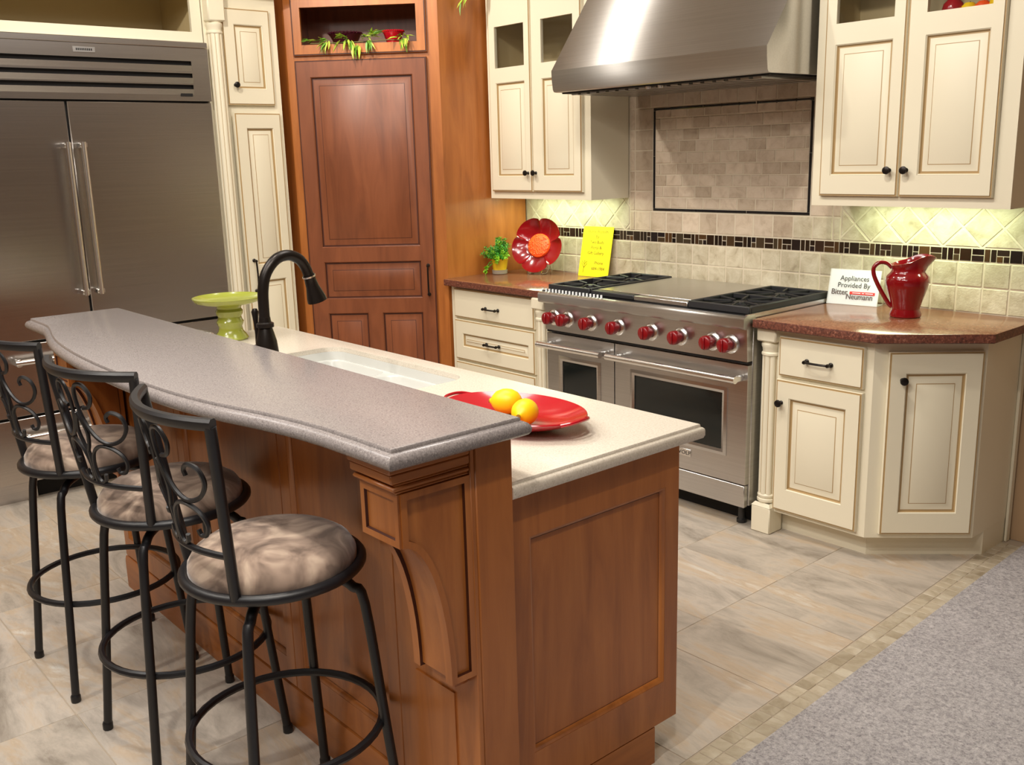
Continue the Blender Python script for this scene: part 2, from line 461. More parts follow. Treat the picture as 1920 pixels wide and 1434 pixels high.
# row above the band, columns beside the framed panel, row above it
xr = [-.048, -.012, .095, .203, .311, .419, .527, .635, .742, .851, .961, 1.063, 1.165, 1.205]
for a, b in zip(xr[:-1], xr[1:]): wtile('tile', a, 1.175, b, 1.279, M['trav'] if b > 1.0 else M['brick'], YT)
zz = [1.279, 1.383, 1.487, 1.591, 1.695, 1.803, 1.907, 1.97]
for a, b in zip(zz[:-1], zz[1:]):
    wtile('tile', -.048, a, -.012, b, M['brick'], YT)
    if b < 1.81: wtile('tile', -.012, a, .111, b, M['brick'], YT); wtile('tile', 1.047, a, 1.165, b, M['brick'], YT)
    else:
        for c_, d_ in zip(xr[1:-2], xr[2:-1]): wtile('tile', c_, a, d_, b, M['brick'], YT)
    wtile('tile', 1.165, a, 1.205, b, M['brick'], YT)
# black pencil liner frame
fx0, fx1, fz0, fz1, ft = .113, 1.045, 1.282, 1.801, .0145
def liner(a, b, c, d): wtile('liner_tile', a, b, c, d, M['liner'], YT-.003, t=.010, gap=.0006, c=.004)
cuts = [fx0, .43, .74, fx1]
for a, b in zip(cuts[:-1], cuts[1:]): liner(a, fz1-ft, b, fz1)
cuts = [fx0, .40, .70, fx1]
for a, b in zip(cuts[:-1], cuts[1:]): liner(a, fz0, b, fz0+ft)
for xx in (fx0, fx1-ft):
    for a, b in ((fz0+ft, 1.56), (1.56, fz1-ft)): liner(xx, a, xx+ft, b)
# small bricks inside the frame
rows = [(1.2965, 1.353)]
while rows[-1][1] < 1.75: rows.append((rows[-1][1], rows[-1][1]+.0565))
rows.append((rows[-1][1], fz1-ft))
for j, (a, b) in enumerate(rows):
    x = fx0+ft-(.0, .05, .028, .07)[j % 4]
    while x < fx1-ft:
        x0_, x1_ = max(x, fx0+ft), min(x+.1035, fx1-ft)
        if x1_-x0_ > .012 and b-a > .012: wtile('brick_tile', x0_, a, x1_, b, M['brick'], YT, gap=.0016)
        x += .1035
# diagonal tiles under the wall cabinets
def clip(poly, x0, z0, x1, z1):
    for ax, val, sg in ((0, x0, 1), (0, x1, -1), (1, z0, 1), (1, z1, -1)):
        out = []
        for i_ in range(len(poly)):
            p, q = poly[i_-1], poly[i_]
            pi_, qi = (p[ax]-val)*sg >= 0, (q[ax]-val)*sg >= 0
            if pi_ != qi:
                t = (val-p[ax])/(q[ax]-p[ax]); out.append((p[0]+t*(q[0]-p[0]), p[1]+t*(q[1]-p[1])))
            if qi: out.append(q)
        poly = out
        if len(poly) < 3: return []
    return [p for k, p in enumerate(poly) if abs(p[0]-poly[k-1][0])+abs(p[1]-poly[k-1][1]) > 1e-5]
def diag(xa, xb):
    h = .0795
    for i_ in range(-40, 40):
        for j in range(-1, 4):
            cx, cz = 1.35+i_*h, 1.175+j*h
            if (i_+j) % 2 == 0: continue
            p = clip([(cx+h, cz), (cx, cz+h), (cx-h, cz), (cx, cz-h)], xa, 1.175, xb, 1.39)
            if len(p) < 3: continue
            A = sum(p[k-1][0]*p[k][1]-p[k][0]*p[k-1][1] for k in range(len(p)))/2
            if A < .0004: continue
            mx, mz = sum(q[0] for q in p)/len(p), sum(q[1] for q in p)/len(p)
            p = [(q[0]-mx, q[1]-mz) for q in p]; m = MB(); a = inset(p, .003); b = inset(p, .006)
            m.loops([[(q[0], .006, q[1]) for q in a], [(q[0], .003, q[1]) for q in a], [(q[0], 0, q[1]) for q in b]], 0, False, False, True)
            link('diamond_tile', m.mesh('diamond_tile', [M['trav']]), wall_back, (mx, YT-random.uniform(0, .001), mz))
diag(-.882, -.048); diag(1.205, 2.10)

# ---------------------------------------------------------------- cabinet parts
def grid_face(m, x0, z0, x1, z1, holes, y, mi, flip=False):
    X = sorted({x0, x1, *[h[0] for h in holes], *[h[2] for h in holes]}); Z = sorted({z0, z1, *[h[1] for h in holes], *[h[3] for h in holes]})
    for a, b in zip(X[:-1], X[1:]):
        for c, d in zip(Z[:-1], Z[1:]):
            mx, mz = (a+b)/2, (c+d)/2
            if any(h[0] < mx < h[2] and h[1] < mz < h[3] for h in holes): continue
            m.poly([(a,y,c),(b,y,c),(b,y,d),(a,y,d)], mi)
def rect_loop(x0, z0, x1, z1, d, y): return [(x0+d,y,z0+d),(x1-d,y,z0+d),(x1-d,y,z1-d),(x0+d,y,z1-d)]
def panel_mesh(m, x0, z0, x1, z1, yf, raised=True, wide=.03, deep=.011):
    """sticking, groove and field of a framed panel; yf is the frame's front"""
    L = [(0, yf), (.004, yf+.004), (.007, yf+deep), (.013, yf+deep)] if raised else [(0, yf), (.006, yf+.003), (.011, yf+deep), (.0125, yf+deep)]
    if raised: L += [(.013+wide, yf+.004), (.016+wide, yf+.0025)]
    mi = [0, 0, 1]
    if raised: mi = [0, 1, 1, 0, 1]
    R_ = [rect_loop(x0, z0, x1, z1, d, y) for d, y in L]
    for k in range(len(R_)-1): m.loops([R_[k], R_[k+1]], mi[k])
    m.poly(R_[-1], 0)
    m.poly(rect_loop(x0, z0, x1, z1, 0, yf+.016)[::-1], 0)
def door(name, parent, x0, z0, x1, z1, yb, t=.02, openings=(), mats=None, glass=(), raised=True, wide=.03, hinge=None, edge=True, flatmats=None):
    """framed door, local axes: x right, z up, front towards -y; yb is the back plane"""
    mats = mats or [M['cream'], M['glaze']]
    w, h = x1-x0, z1-z0
    hx = 0 if hinge is None else (0 if hinge[0] == 'L' else w)
    ox = x0+hx
    O = [(a-ox, b-z0, c-ox, d-z0) for a, b, c, d in openings]; G = [(a-ox, b-z0, c-ox, d-z0) for a, b, c, d in glass]
    X0, X1 = x0-ox, x1-ox
    m = MB(); e = .007 if edge else .002
    R_ = [rect_loop(X0, 0, X1, h, d, y) for d, y in ((0, 0), (0, -t+.006), (.002, -t+.003), (e, -t+.003), (e+.001, -t))]
    mi = [0, 0, 1 if edge else 0, 1 if edge else 0]
    for k in range(4): m.loops([R_[k], R_[k+1]], mi[k])
    q = e+.001
    grid_face(m, X0+q, q, X1-q, h-q, O+G, -t, 0); grid_face(m, X0, 0, X1, h, O+G, 0, 0)
    for a, b, c, d in O+G: m.loops([rect_loop(a, b, c, d, 0, -t), rect_loop(a, b, c, d, 0, 0)], 0)
    o = part(name, m, mats, parent, loc=(ox, yb, z0))
    if hinge: o.rotation_euler = (0, 0, hinge[1])
    for a, b, c, d in O:
        m = MB(); panel_mesh(m, a+.0005, b+.0005, c-.0005, d-.0005, -t+.0005, raised, wide)
        part('panel', m, mats, o)
    for a, b, c, d in G:
        m = MB(); m.box(a-.004+.0045, -t/2-.002, b+.0005, c-.0005, -t/2+.002, d-.0005); part('pane', m, M['glass'], o)
    return o
m = MB(); m.lathe_y([(.0085, 0), (.0085, .003), (.005, .006), (.005, .014), (.012, .019), (.0155, .024), (.0145, .029), (.008, .032)]); KNOB = m.mesh('knob', [M['bronze']])
def pull_mesh(L=.105, vertical=False):
    m = MB(); h = L/2
    P = catmull([(-h, -.004, 0), (-h*.96, -.022, 0), (-h*.6, -.027, 0), (0, -.029, 0), (h*.6, -.027, 0), (h*.96, -.022, 0), (h, -.004, 0)], 4)
    rot = (lambda p: (p[2], p[1], p[0])) if vertical else (lambda p: tuple(p))
    m.tube([rot(p) for p in P], .0048, 8)
    for s in (-h, h):
        c = rot((s, 0, 0)); m.lathe_y([(.010, 0), (.010, .004), (.006, .008)], 10, c); c2 = rot((s*.97, -.024, 0)); m.lathe_y([(.0075, -.006), (.0085, 0), (.006, .006)], 8, c2)
    return m.mesh('pull_handle', [M['bronze']])
PULL = pull_mesh(); PULLV = pull_mesh(.165, True)
def knob(parent, x, z, t=.02): return link('knob', KNOB, parent, (x, -t, z))
def column(m, x, y, z0, z1, r=.036, cap=.055):
    """base block, turned reeded shaft, capital block"""
    zb, zt = z0+.13, z1-cap
    m.box(x-.046, y-.046, z0, x+.046, y+.046, zb-.015, 0, .004)
    m.loops([[(x+sx*.046, y+sy*.046, zb-.015) for sx, sy in ((-1,-1),(1,-1),(1,1),(-1,1))], [(x+sx*.034, y+sy*.034, zb) for sx, sy in ((-1,-1),(1,-1),(1,1),(-1,1))]], 0)
    m.lathe([(.034, zb-.002), (.041, zb+.006), (.041, zb+.016), (.036, zb+.02), (.040, zb+.026), (.040, zb+.034), (.034, zb+.04)], 20, (x, y, 0))
    n = 48
    def ring(z, f): return [(x+(r+f*.0045*abs(math.cos(4*2*PI*k/n)))*math.cos(2*PI*k/n), y+(r+f*.0045*abs(math.cos(4*2*PI*k/n)))*math.sin(2*PI*k/n), z) for k in range(n)]
    r -= .003
    m.loops([ring(zb+.038, 1), ring(zt-.06, 1)], 0, True)
    for k in range(8):
        a = 2*PI*(k+.5)/8
        m.tube([(x+(r+.0003)*math.cos(a), y+(r+.0003)*math.sin(a), zb+.042), (x+(r+.0003)*math.cos(a), y+(r+.0003)*math.sin(a), zt-.064)], .0011, 6, 1)
    m.lathe([(.034, zt-.064), (.041, zt-.058), (.041, zt-.05), (.036, zt-.045), (.038, zt-.03), (.042, zt-.022), (.042, zt-.012), (.036, zt-.006)], 20, (x, y, 0))
    n = 20
    m.loops([[(x+.034*math.cos(2*PI*k/n), y+.034*math.sin(2*PI*k/n), zt-.008) for k in range(n)],
             [(x+.043*math.cos(2*PI*k/n), y+.043*math.sin(2*PI*k/n), zt) for k in range(n)]], 0, True)
    m.box(x-.046, y-.046, zt-.002, x+.046, y+.046, z1, 0, .006)

# ---------------------------------------------------------------- wall cabinets
def crown(m, x0, x1, y0, yf, z, mi=0):
    m.prism_x([(y0, z), (yf, z), (yf-.012, z+.01), (yf-.02, z+.03), (yf-.05, z+.06), (yf-.056, z+.075), (y0, z+.075)], x0, x1, mi)
def wall_cabinet(label, x0, x1, doors, fill_l, fill_r):
    t = thing('wall_cabinet', label, 'cabinet', (x0, -.0075, 1.348))
    zt = 2.47; yb = -.0075; yf = -.29
    m = MB()
    m.box(x0, yf+.018, 1.348, x0+.018, yb, zt); m.box(x1-.018, yf+.018, 1.348, x1, yb, zt)
    m.box(x0+.018, yf+.018, zt-.018, x1-.018, yb, zt); m.box(x0+.018, yf+.03, 1.375, x1-.018, yb, 1.393)
    m.box(x0+.018, yb-.008, 1.393, x1-.018, yb, zt-.018, 1); m.box(x0+.018, yf+.02, 2.008, x1-.018, yb-.008, 2.026, 1)
    m.box(x0+.018, yf+.02, 1.393, x0+.020, yb-.008, zt-.018, 1); m.box(x1-.020, yf+.02, 1.393, x1-.018, yb-.008, zt-.018, 1)
    m.box(x0+.02, yf+.02, zt-.02, x1-.02, yb-.008, zt-.018, 1)
    part('carcass', m, [M['cream'], M['cream_in']], t, True)
    m = MB()
    grid_face(m, x0, 1.348, x1, zt, [(x0+fill_l, 1.40, x1-fill_r, 2.43)], yf-.001, 0)
    m.loops([rect_loop(x0, 1.348, x1, zt, 0, yf-.001), rect_loop(x0, 1.348, x1, zt, 0, yf+.018)], 0)
    m.loops([rect_loop(x0+fill_l, 1.40, x1-fill_r, 2.43, 0, yf-.001), rect_loop(x0+fill_l, 1.40, x1-fill_r, 2.43, 0, yf+.018)], 0)
    part('face_frame', m, [M['cream']], t, True)
    m = MB(); crown(m, x0, x1+.03, yb, yf, zt+.0005); part('crown_molding', m, [M['cream'], M['glaze']], t, True)
    L = tolocal(t)
    for (a, b, pa, pb, kx) in doors:
        la = L((a, 0, 0))[0]-a
        o = door('door', t, a+la, 1.388-1.348, b+la, 2.43-1.348, yf-.002+.0075, .019,
                 [(pa+la, 1.470-1.348, pb+la, 1.976-1.348)], glass=[(pa+la, 2.055-1.348, pb+la, 2.272-1.348)], wide=.024)
        knob(o, kx-a, 1.489-1.388, .019)
    return t
wall_cabinet('cream wall cabinet next to the tall wooden pantry with two glazed doors', -.86, -.054,
             [(-.828, -.484, -.772, -.531, -.515), (-.480, -.102, -.397, -.160, -.452)], .045, .06)
wall_cabinet('cream wall cabinet above the pitcher with two glazed doors', 1.2335, 2.04,
             [(1.276, 1.617, 1.324, 1.566, 1.581), (1.621, 1.978, 1.693, 1.930, 1.650)], .06, .08)
# under-cabinet lights (greenish fluorescent strips)
for nm, x0, x1, lab in (('a', -.80, -.12, 'slim under-cabinet light above the flower plate'), ('b', 1.32, 1.98, 'slim under-cabinet light above the pitcher')):
    t = thing('strip_light', lab, 'light', ((x0+x1)/2, -.13, 1.374))
    m = MB(); m.box(x0, -.165, 1.3585, x1, -.095, 1.3748, 0, .003); part('housing', m, M['white'], t, True)
    ld = bpy.data.lights.new('strip_tube', 'AREA'); ld.shape = 'RECTANGLE'; ld.size = x1-x0-.06; ld.size_y = .04
    ld.energy = 13; ld.color = (.84, 1, .66)
    lo = bpy.data.objects.new('strip_tube', ld); COL.objects.link(lo); lo.parent = t; lo.location = (0, 0, -.0175)

# ---------------------------------------------------------------- range hood
t = thing('range_hood', 'large brushed steel range hood hanging over the red-knobbed range', 'range hood', (.61, -.3, 1.862))
X0, X1 = .004, 1.215
prof = [(-.008, 1.875), (-.586, 1.872), (-.600, 1.874), (-.607, 1.884), (-.614, 1.93), (-.616, 1.972), (-.611, 1.977), (-.30, 2.405), (-.30, 2.94), (-.008, 2.94)]
m = MB(); m.prism_x(prof, X0, X1, 0)
part('canopy', m, [M['steel_v']], t, True)
m = MB(); m.box(X0+.02, -.565, 1.8655, X1-.02, -.03, 1.8715, 0); part('filter_tray', m, [M['void']], t, True)
m = MB()
for k in range(18): m.box(X0+.06+k*.061, -.54, 1.858, X0+.10+k*.061, -.1, 1.8655, 0)
part('baffle_filter', m, [M['steel']], t, True)
for x in (.56, .63):
    m = MB(); m.lathe([(.012, -.012), (.014, -.004), (.014, 0)], 12, (x, -.552, 1.8655)); part('control_knob', m, [M['steel']], t, True)

# ---------------------------------------------------------------- range
RW = 1.219
t = thing('range', 'wide stainless steel range with eight red knobs and two ovens', 'range', (RW/2, -.34, 0))
RX = lambda x: x
m = MB(); m.box(.004, -.645, .10, RW-.004, -.012, .905, 0, .003); part('body', m, [M['steel']], t, True)
m = MB(); m.box(.03, -.56, .0, RW-.03, -.10, .098); part('toe_recess', m, [M['void']], t, True)
for x in (.07, RW-.07):
    for y in (-.6, -.08): m = MB(); m.lathe([(.022, 0), (.022, .015), (.016, .02), (.016, .1)], 14, (x, y, 0)); part('foot', m, [M['black']], t, True)
m = MB(); m.box(.01, -.672, .095, RW-.01, -.646, .193, 0, .003); part('kick_panel', m, [M['steel']], t, True)
# control panel and bullnose
m = MB(); m.prism_x([(-.646, .733), (-.682, .733), (-.690, .872), (-.646, .872)], .006, RW-.006); part('control_panel', m, [M['steel']], t, True)
P = [(-.646, .872), (-.712, .872)]+[(-.712-.014*math.cos(a), .886+.014*math.sin(a)) for a in [-PI/2+PI/2*k/4 for k in range(1, 5)]]+[(-.726+.014*(1-math.cos(a)), .913+.012*math.sin(a)) for a in [PI/2*k/5 for k in range(6)]]+[(-.646, .925)]
m = MB(); m.prism_x(P, -.004, RW+.004, 0, True); part('bullnose', m, [M['steel_v']], t, True)
m = MB(); m.box(.006, -.675, .722, RW-.006, -.646, .732); part('shadow_gap', m, [M['void']], t, True)
for x in (.069, .164, .323, .499, .70, .867, 1.039, 1.132):
    yc = -.686
    m = MB(); m.lathe_y([(.040, -.006), (.040, .004), (.034, .010), (.026, .012)], 24, (x, yc, .80)); bz = part('bezel', m, [M['chrome']], t, True)
    m = MB(); m.lathe_y([(.018, .010), (.018, .026), (.030, .030), (.031, .048), (.0295, .058), (.024, .062)], 16, (x, yc, .80))
    m.box(x-.0065, yc-.070, .774, x+.0065, yc-.058, .826, 0, .003)
    part('knob', m, [M['redknob']], t, True)
# oven doors
def oven(x0, x1, wx0, wx1, hx0, hx1):
    z0, z1, y0, y1 = .200, .716, -.646, -.676
    m = MB(); grid_face(m, x0, z0, x1, z1, [(wx0, .336, wx1, .584)], y1, 0)
    m.loops([rect_loop(x0, z0, x1, z1, 0, y1), rect_loop(x0, z0, x1, z1, 0, y0)], 0); grid_face(m, x0, z0, x1, z1, [], y0, 0)
    d = part('oven_door', m, [M['steel']], t, True)
    m = MB(); R_ = [rect_loop(wx0, .336, wx1, .584, k, y) for k, y in ((-.026, y1), (-.026, y1-.003), (-.012, y1-.007), (0, y1-.002), (0, y1+.006))]
    m.loops(R_, 0); o = part('window_frame', m, [M['steel']], t, True)
    m = MB(); m.poly(rect_loop(wx0, .336, wx1, .584, 0, y1+.003), 0); m.box(wx0, y1+.003, .336, wx1, y0-.001, .584); part('window', m, [M['glassdark']], t, True)
    m = MB(); yh, zh = -.738, .664
    m.tube([(hx0, yh, zh), (hx1, yh, zh)], .0155, 16, 0)
    for x in (hx0+.03, hx1-.03): m.box(x-.028, yh, zh-.014, x+.028, y1, zh+.014, 0, .005)
    part('handle', m, [M['chrome']], t, True)
oven(.006, .464, .116, .351, -.002, .432)
oven(.470, RW-.006, .593, 1.089, .472, 1.198)
# badge
m = MB(); m.box(.845, -.6795, .262, .925, -.6765, .296, 0, .001); part('badge', m, [M['chrome']], t, True)
# cooktop
m = MB(); m.box(.006, -.69, .9055, RW-.006, -.012, .926, 0); part('cooktop_pan', m, [M['black']], t, True)
m = MB(); m.box(0, -.05, .9055, RW, -.010, .940, 0, .002)
for k in range(46): m.box(.02+k*.0258, -.052, .930, .036+k*.0258, -.049, .937, 1)
part('back_trim', m, [M['steel'], M['void']], t, True)
for x in (0, RW-.008):
    m = MB(); m.box(x, -.70, .9055, x+.008, -.05, .932); part('side_trim', m, [M['steel']], t, True)
m = MB()
for k in range(18): m.box(-.002+k*.0235, -.698, .9252, .006+k*.0235, -.692, .9400)
part('slot_glints', m, [M['white']], t, True)  # white fins stand in for light glinting through the slots
m = MB(); m.box(.300, -.615, .926, .885, -.055, .952, 0, .002); g_p = part('griddle_plate', m, [M['steel']], t, True)
m = MB(); m.box(.575, -.665, .927, .885, -.616, .949, 0, .003); part('griddle_lip', m, [M['steel']], t, True)
m = MB(); m.box(.300, -.662, .927, .572, -.616, .950, 0, .004); part('grease_trough', m, [M['iron']], t, True)
def grate(x0, x1):
    m = MB(); y0, y1, zt, zb = -.668, -.06, .958, .927; w_ = .016
    m.box(x0, y0, zb, x1, y0+w_, zt, 0, .003); m.box(x0, y1-w_, zb, x1, y1, zt, 0, .003)
    m.box(x0, y0+w_, zb, x0+w_, y1-w_, zt, 0, .003); m.box(x1-w_, y0+w_, zb, x1, y1-w_, zt, 0, .003)
    ym = (y0+y1)/2; m.box(x0+w_, ym-.007, zb+.01, x1-w_, ym+.007, zt, 0, .002)
    cx = (x0+x1)/2
    for cy in ((y0+ym)/2, (y1+ym)/2):
        for k in range(8):
            a = PI/8+k*PI/4; ca, sa = math.cos(a), math.sin(a)
            R_ = min(abs((x1-x0)/2/ca) if abs(ca) > 1e-3 else 9, abs((ym-y0)/2/sa) if abs(sa) > 1e-3 else 9)-.006
            m.tube([(cx+.038*ca, cy+.038*sa, zt-.006), (cx+R_*ca, cy+R_*sa, zt-.006)], .0055, 6)
    o = part('grate', m, [M['iron']], t, True)
    for cy in ((y0+ym)/2, (y1+ym)/2):
        m = MB(); m.lathe([(.045, .927), (.045, .938), (.03, .942), (.028, .950), (.012, .952)], 20, (cx, cy, 0)); part('burner', m, [M['iron']], t, True)
        m = MB(); m.tube([(cx+.05, cy-.02, .927), (cx+.05, cy-.02, .949)], .003, 6); part('igniter', m, [M['chrome']], t, True)
grate(.012, .296); grate(.890, 1.206)

def text_mesh(body, size, mat, extr=.0003, font_align='CENTER', sx=1, shear=0):
    cu = bpy.data.curves.new('lettering', 'FONT'); cu.body = body; cu.size = size; cu.align_x = font_align; cu.extrude = extr; cu.shear = shear; cu.resolution_u = 3
    o = bpy.data.objects.new('lettering', cu); COL.objects.link(o)
    bpy.context.view_layer.update()
    me = bpy.data.meshes.new_from_object(o.evaluated_get(bpy.context.evaluated_depsgraph_get()))
    bpy.data.objects.remove(o); bpy.data.curves.remove(cu)
    me.materials.clear(); me.materials.append(mat); me.name = 'lettering'
    me.transform(Matrix(((sx,0,0,0),(0,0,-1,0),(0,1,0,0),(0,0,0,1))))      # stand up, face -y
    return me
tl = tolocal(t)
o = link('lettering', text_mesh('WOLF', .024, M['void'], sx=1.2), t, tl((.885, -.6798, .2705)))

# ---------------------------------------------------------------- base cabinets by the range
def hslab_poly(name, label, outline, z0, z1, mats, loc):
    m = MB(); out = outline
    L = [(.004, z1), (.001, z1-.0015), (0, z1-.005), (0, z0+.004), (.004, z0)]
    rings = [[(x-loc[0], y-loc[1], z-loc[2]) for x, y in inset(out, d)] for d, z in L]
    m.loops(rings[:2], 0, True); m.loops(rings[1:], 1, True); m.poly(rings[0], 0); m.poly(rings[-1][::-1], 0)
    return single(name, m, mats, label, 'worktop', loc)
GR = [M['granite'], M['granite_e']]
hslab_poly('worktop', 'brown granite worktop carrying the flower plate and small plant', [(-.882, -.005), (-.882, -.60), (-.868, -.655), (-.008, -.655), (-.008, -.005)], .878, .914, GR, (-.45, -.33, .878))
hslab_poly('worktop', 'brown granite worktop with clipped corner under the red pitcher', [(1.229, -.005), (1.229, -.675), (1.768, -.675), (2.074, -.402), (2.066, -.005)], .878, .914, GR, (1.62, -.33, .878))
# left base cabinet
t = thing('base_cabinet', 'cream drawer cabinet between the wooden pantry and the range', 'cabinet', (-.44, -.3, 0))
m = MB(); m.box(-.862, -.605, .10, -.008, -.01, .8775); m.box(-.862, -.53, 0, -.13, -.01, .10); part('carcass', m, [M['cream']], t, True)
lx, ly = .44, .3
for z0, z1, pan in ((.703, .866, None), (.462, .690, 1), (.125, .448, 1)):
    ops = [(-.752+lx, z0+.075, -.195+lx, z1-.075)] if pan else []
    if z0 < .2: ops = [(-.752+lx, z0+.075, -.195+lx, z1-.075)]
    o = door('drawer', t, -.820+lx, z0, -.148+lx, z1, -.606+ly, .02, ops, wide=.018)
    link('pull_handle', PULL, o, (.335, -.02, (z1-z0)/2-(.0 if pan else .01)))
m = MB(); column(m, -.078, -.622, 0, .8775); part('pilaster', m, [M['cream'], M['glaze']], t, True)
# right base cabinet
t = thing('base_cabinet', 'cream base cabinet with angled corner door under the red pitcher', 'cabinet', (1.66, -.3, 0))
m = MB(); m.prism([(1.232, -.01), (1.232, -.60), (1.318, -.60), (1.318, -.62), (1.733, -.62), (2.022, -.331), (2.022, -.01)], .10, .8775)
m.prism([(1.27, -.02), (1.27, -.544), (1.703, -.544), (2.020, -.2275), (2.020, -.02)], 0, .10)
part('carcass', m, [M['cream']], t, True)
m = MB(); m.box(2.0225, -.034, 0, 2.034, -.004, .8775, 0, .002); part('scribe_strip', m, [M['cream']], t, True)
lx, ly = -1.66, .3
o = door('drawer', t, 1.334+lx, .690, 1.703+lx, .850, -.621+ly, .02, [])
link('pull_handle', PULL, o, (.182, -.02, .075))
o = door('door', t, 1.326+lx, .118, 1.703+lx, .674, -.621+ly, .02, [(1.387+lx, .213, 1.640+lx, .602)], wide=.026)
knob(o, .028, .580-.118)
m = MB(); column(m, 1.276, -.603, 0, .8775); part('pilaster', m, [M['cream'], M['glaze']], t, True)
o = thing('corner_tmp', 'x', 'x', (1.733, -.62, 0), PI/4)          # frame of the angled face
piv = o
d = door('door', t, .050, .120, .393, .838, 0, .02, [(.113, .206, .333, .757)], wide=.026)
A45 = Matrix.Translation((1.733+lx, -.62+ly, 0)) @ Matrix.Rotation(PI/4, 4, 'Z')
d.matrix_local = A45 @ Matrix.Translation((.050, -.001, .120))
knob(d, .05, .732-.120)
bpy.data.objects.remove(piv)

# ---------------------------------------------------------------- corner pantry
OX, OY = -.884, -.61
t = thing('pantry_cabinet', 'tall dark-stained wooden corner pantry with panelled door and open top shelf', 'pantry', (OX, OY, 0), PI/4)
TL = tolocal(t); ZT = 2.64
plan = [(-.884, -.008), (-.884, -.61), (-1.478, -1.204), (-2.055, -1.204), (-2.055, -.008)]
nb = (-.790, 2.186, -.075, 2.42)                       # niche in the face
m = MB(); loc = [TL((x, y, 0)) for x, y in plan]
n = len(loc)
for i in range(n):
    a, b = loc[i], loc[(i+1) % n]
    if i == 1: continue
    m.poly([(a[0],a[1],0),(b[0],b[1],0),(b[0],b[1],ZT),(a[0],a[1],ZT)], 0)
m.poly([(p[0],p[1],ZT) for p in loc], 0); m.poly([(p[0],p[1],0) for p in loc][::-1], 0)
grid_face(m, -.84, 0, 0, ZT, [nb], 0, 0)
D = .30
m.loops([rect_loop(*nb, 0, 0), rect_loop(*nb, 0, D)], 1); m.poly(rect_loop(*nb, 0, D), 1)
part('carcass', m, [M['wood'], M['wood_d']], t)
WM = [M['wood_d'], M['wood_gl']]
o = door('open_frame', t, -.797, 2.142, -.062, 2.56, -.001, .02, [], WM, edge=True)
me_old = o.data
m = MB(); q = .008; H = .418; Wd = .735; hole = (-.747+.797, 2.198-2.142, -.115+.797, 2.390-2.142)
for k, (a, b) in enumerate((((0, 0), (0, -.014)), ((0, -.014), (.002, -.017)), ((.002, -.017), (.007, -.017)), ((.007, -.017), (.008, -.02)))):
    m.loops([rect_loop(0, 0, Wd, H, *a), rect_loop(0, 0, Wd, H, *b)], 1 if k > 1 else 0)
grid_face(m, q, q, Wd-q, H-q, [hole], -.02, 0); grid_face(m, 0, 0, Wd, H, [hole], 0, 0)
m.loops([rect_loop(*hole, 0, -.02), rect_loop(*hole, 0, 0)], 0)
o.data = m.mesh('open_frame', [M['wood'], M['wood_gl']])
d = door('door', t, -.794, .12, -.068, 2.118, -.001, .021,
         [(-.712, 1.102, -.147, 2.030), (-.706, .808, -.147, 1.020), (-.700, .21, -.466, .726), (-.385, .21, -.148, .726)],
         WM, wide=.032)
link('pull_handle', PULLV, d, (.794-.108, -.021, .91-.12))
m = MB(); m.box(-.84, -.008, 2.5605, 0.0, -.0005, ZT); m.box(-.86, -.05, ZT+.0005, .02, .1, ZT+.06, 0, .01); part('crown_molding', m, [M['wood']], t)

# ---------------------------------------------------------------- tall cream cabinet beside the fridge
TY = -1.697
t = thing('tall_cabinet', 'tall narrow cream cabinet between the refrigerator and the wooden pantry', 'cabinet', (-1.42, TY, 0), PI/2)
lx = -TY                                               # local x = world y + lx
m = MB(); m.box(0, 0, .10, .410, .63, 2.44); m.box(.0, .07, 0, .41, .63, .10); m.box(0, -.07, 2.44, .42, .63, 2.50, 0, .01); part('carcass', m, [M['cream']], t)
d = door('door', t, -1.604+lx, 1.880, -1.334+lx, 2.362, -.001, .021, [(-1.540+lx, 1.962, -1.378+lx, 2.284)], wide=.02)
knob(d, .046, 1.981-1.880, .021)
d = door('door', t, -1.590+lx, .12, -1.313+lx, 1.840, -.001, .021, [(-1.524+lx, 1.040, -1.362+lx, 1.763), (-1.520+lx, .21, -1.356+lx, .955)], wide=.02, hinge=('R', math.radians(4.5)))
link('pull_handle', PULLV, d, (-.277+.040, -.021, .985-.12))
m = MB(); column(m, .052, -.016, .0, 2.4395, .036, .150); part('pilaster', m, [M['cream'], M['glaze']], t)

# ---------------------------------------------------------------- cabinet above the fridge
FY0, FY1 = -2.97, -1.703
t = thing('bridge_cabinet', 'open cream cabinet above the refrigerator', 'cabinet', (-1.42, FY0, 2.182), PI/2)
w_ = FY1-FY0; ho = (.07, .052, w_-.054, .215)
m = MB(); grid_face(m, 0, 0, w_, .40, [ho], 0, 0); m.loops([rect_loop(0, 0, w_, .40, 0, 0), rect_loop(0, 0, w_, .40, 0, .62)], 0); m.poly(rect_loop(0,0,w_,.40,0,.62), 0)
m.loops([rect_loop(*ho, 0, 0), rect_loop(*ho, 0, .02)], 0)
hi = (.02, .045, w_-.02, .34)
m.loops([rect_loop(*hi, 0, .02), rect_loop(*hi, 0, .45)], 1); m.poly(rect_loop(*hi, 0, .45), 1); grid_face(m, .02, .045, w_-.02, .34, [ho], .021, 1)
part('carcass', m, [M['cream'], M['cream_in']], t)

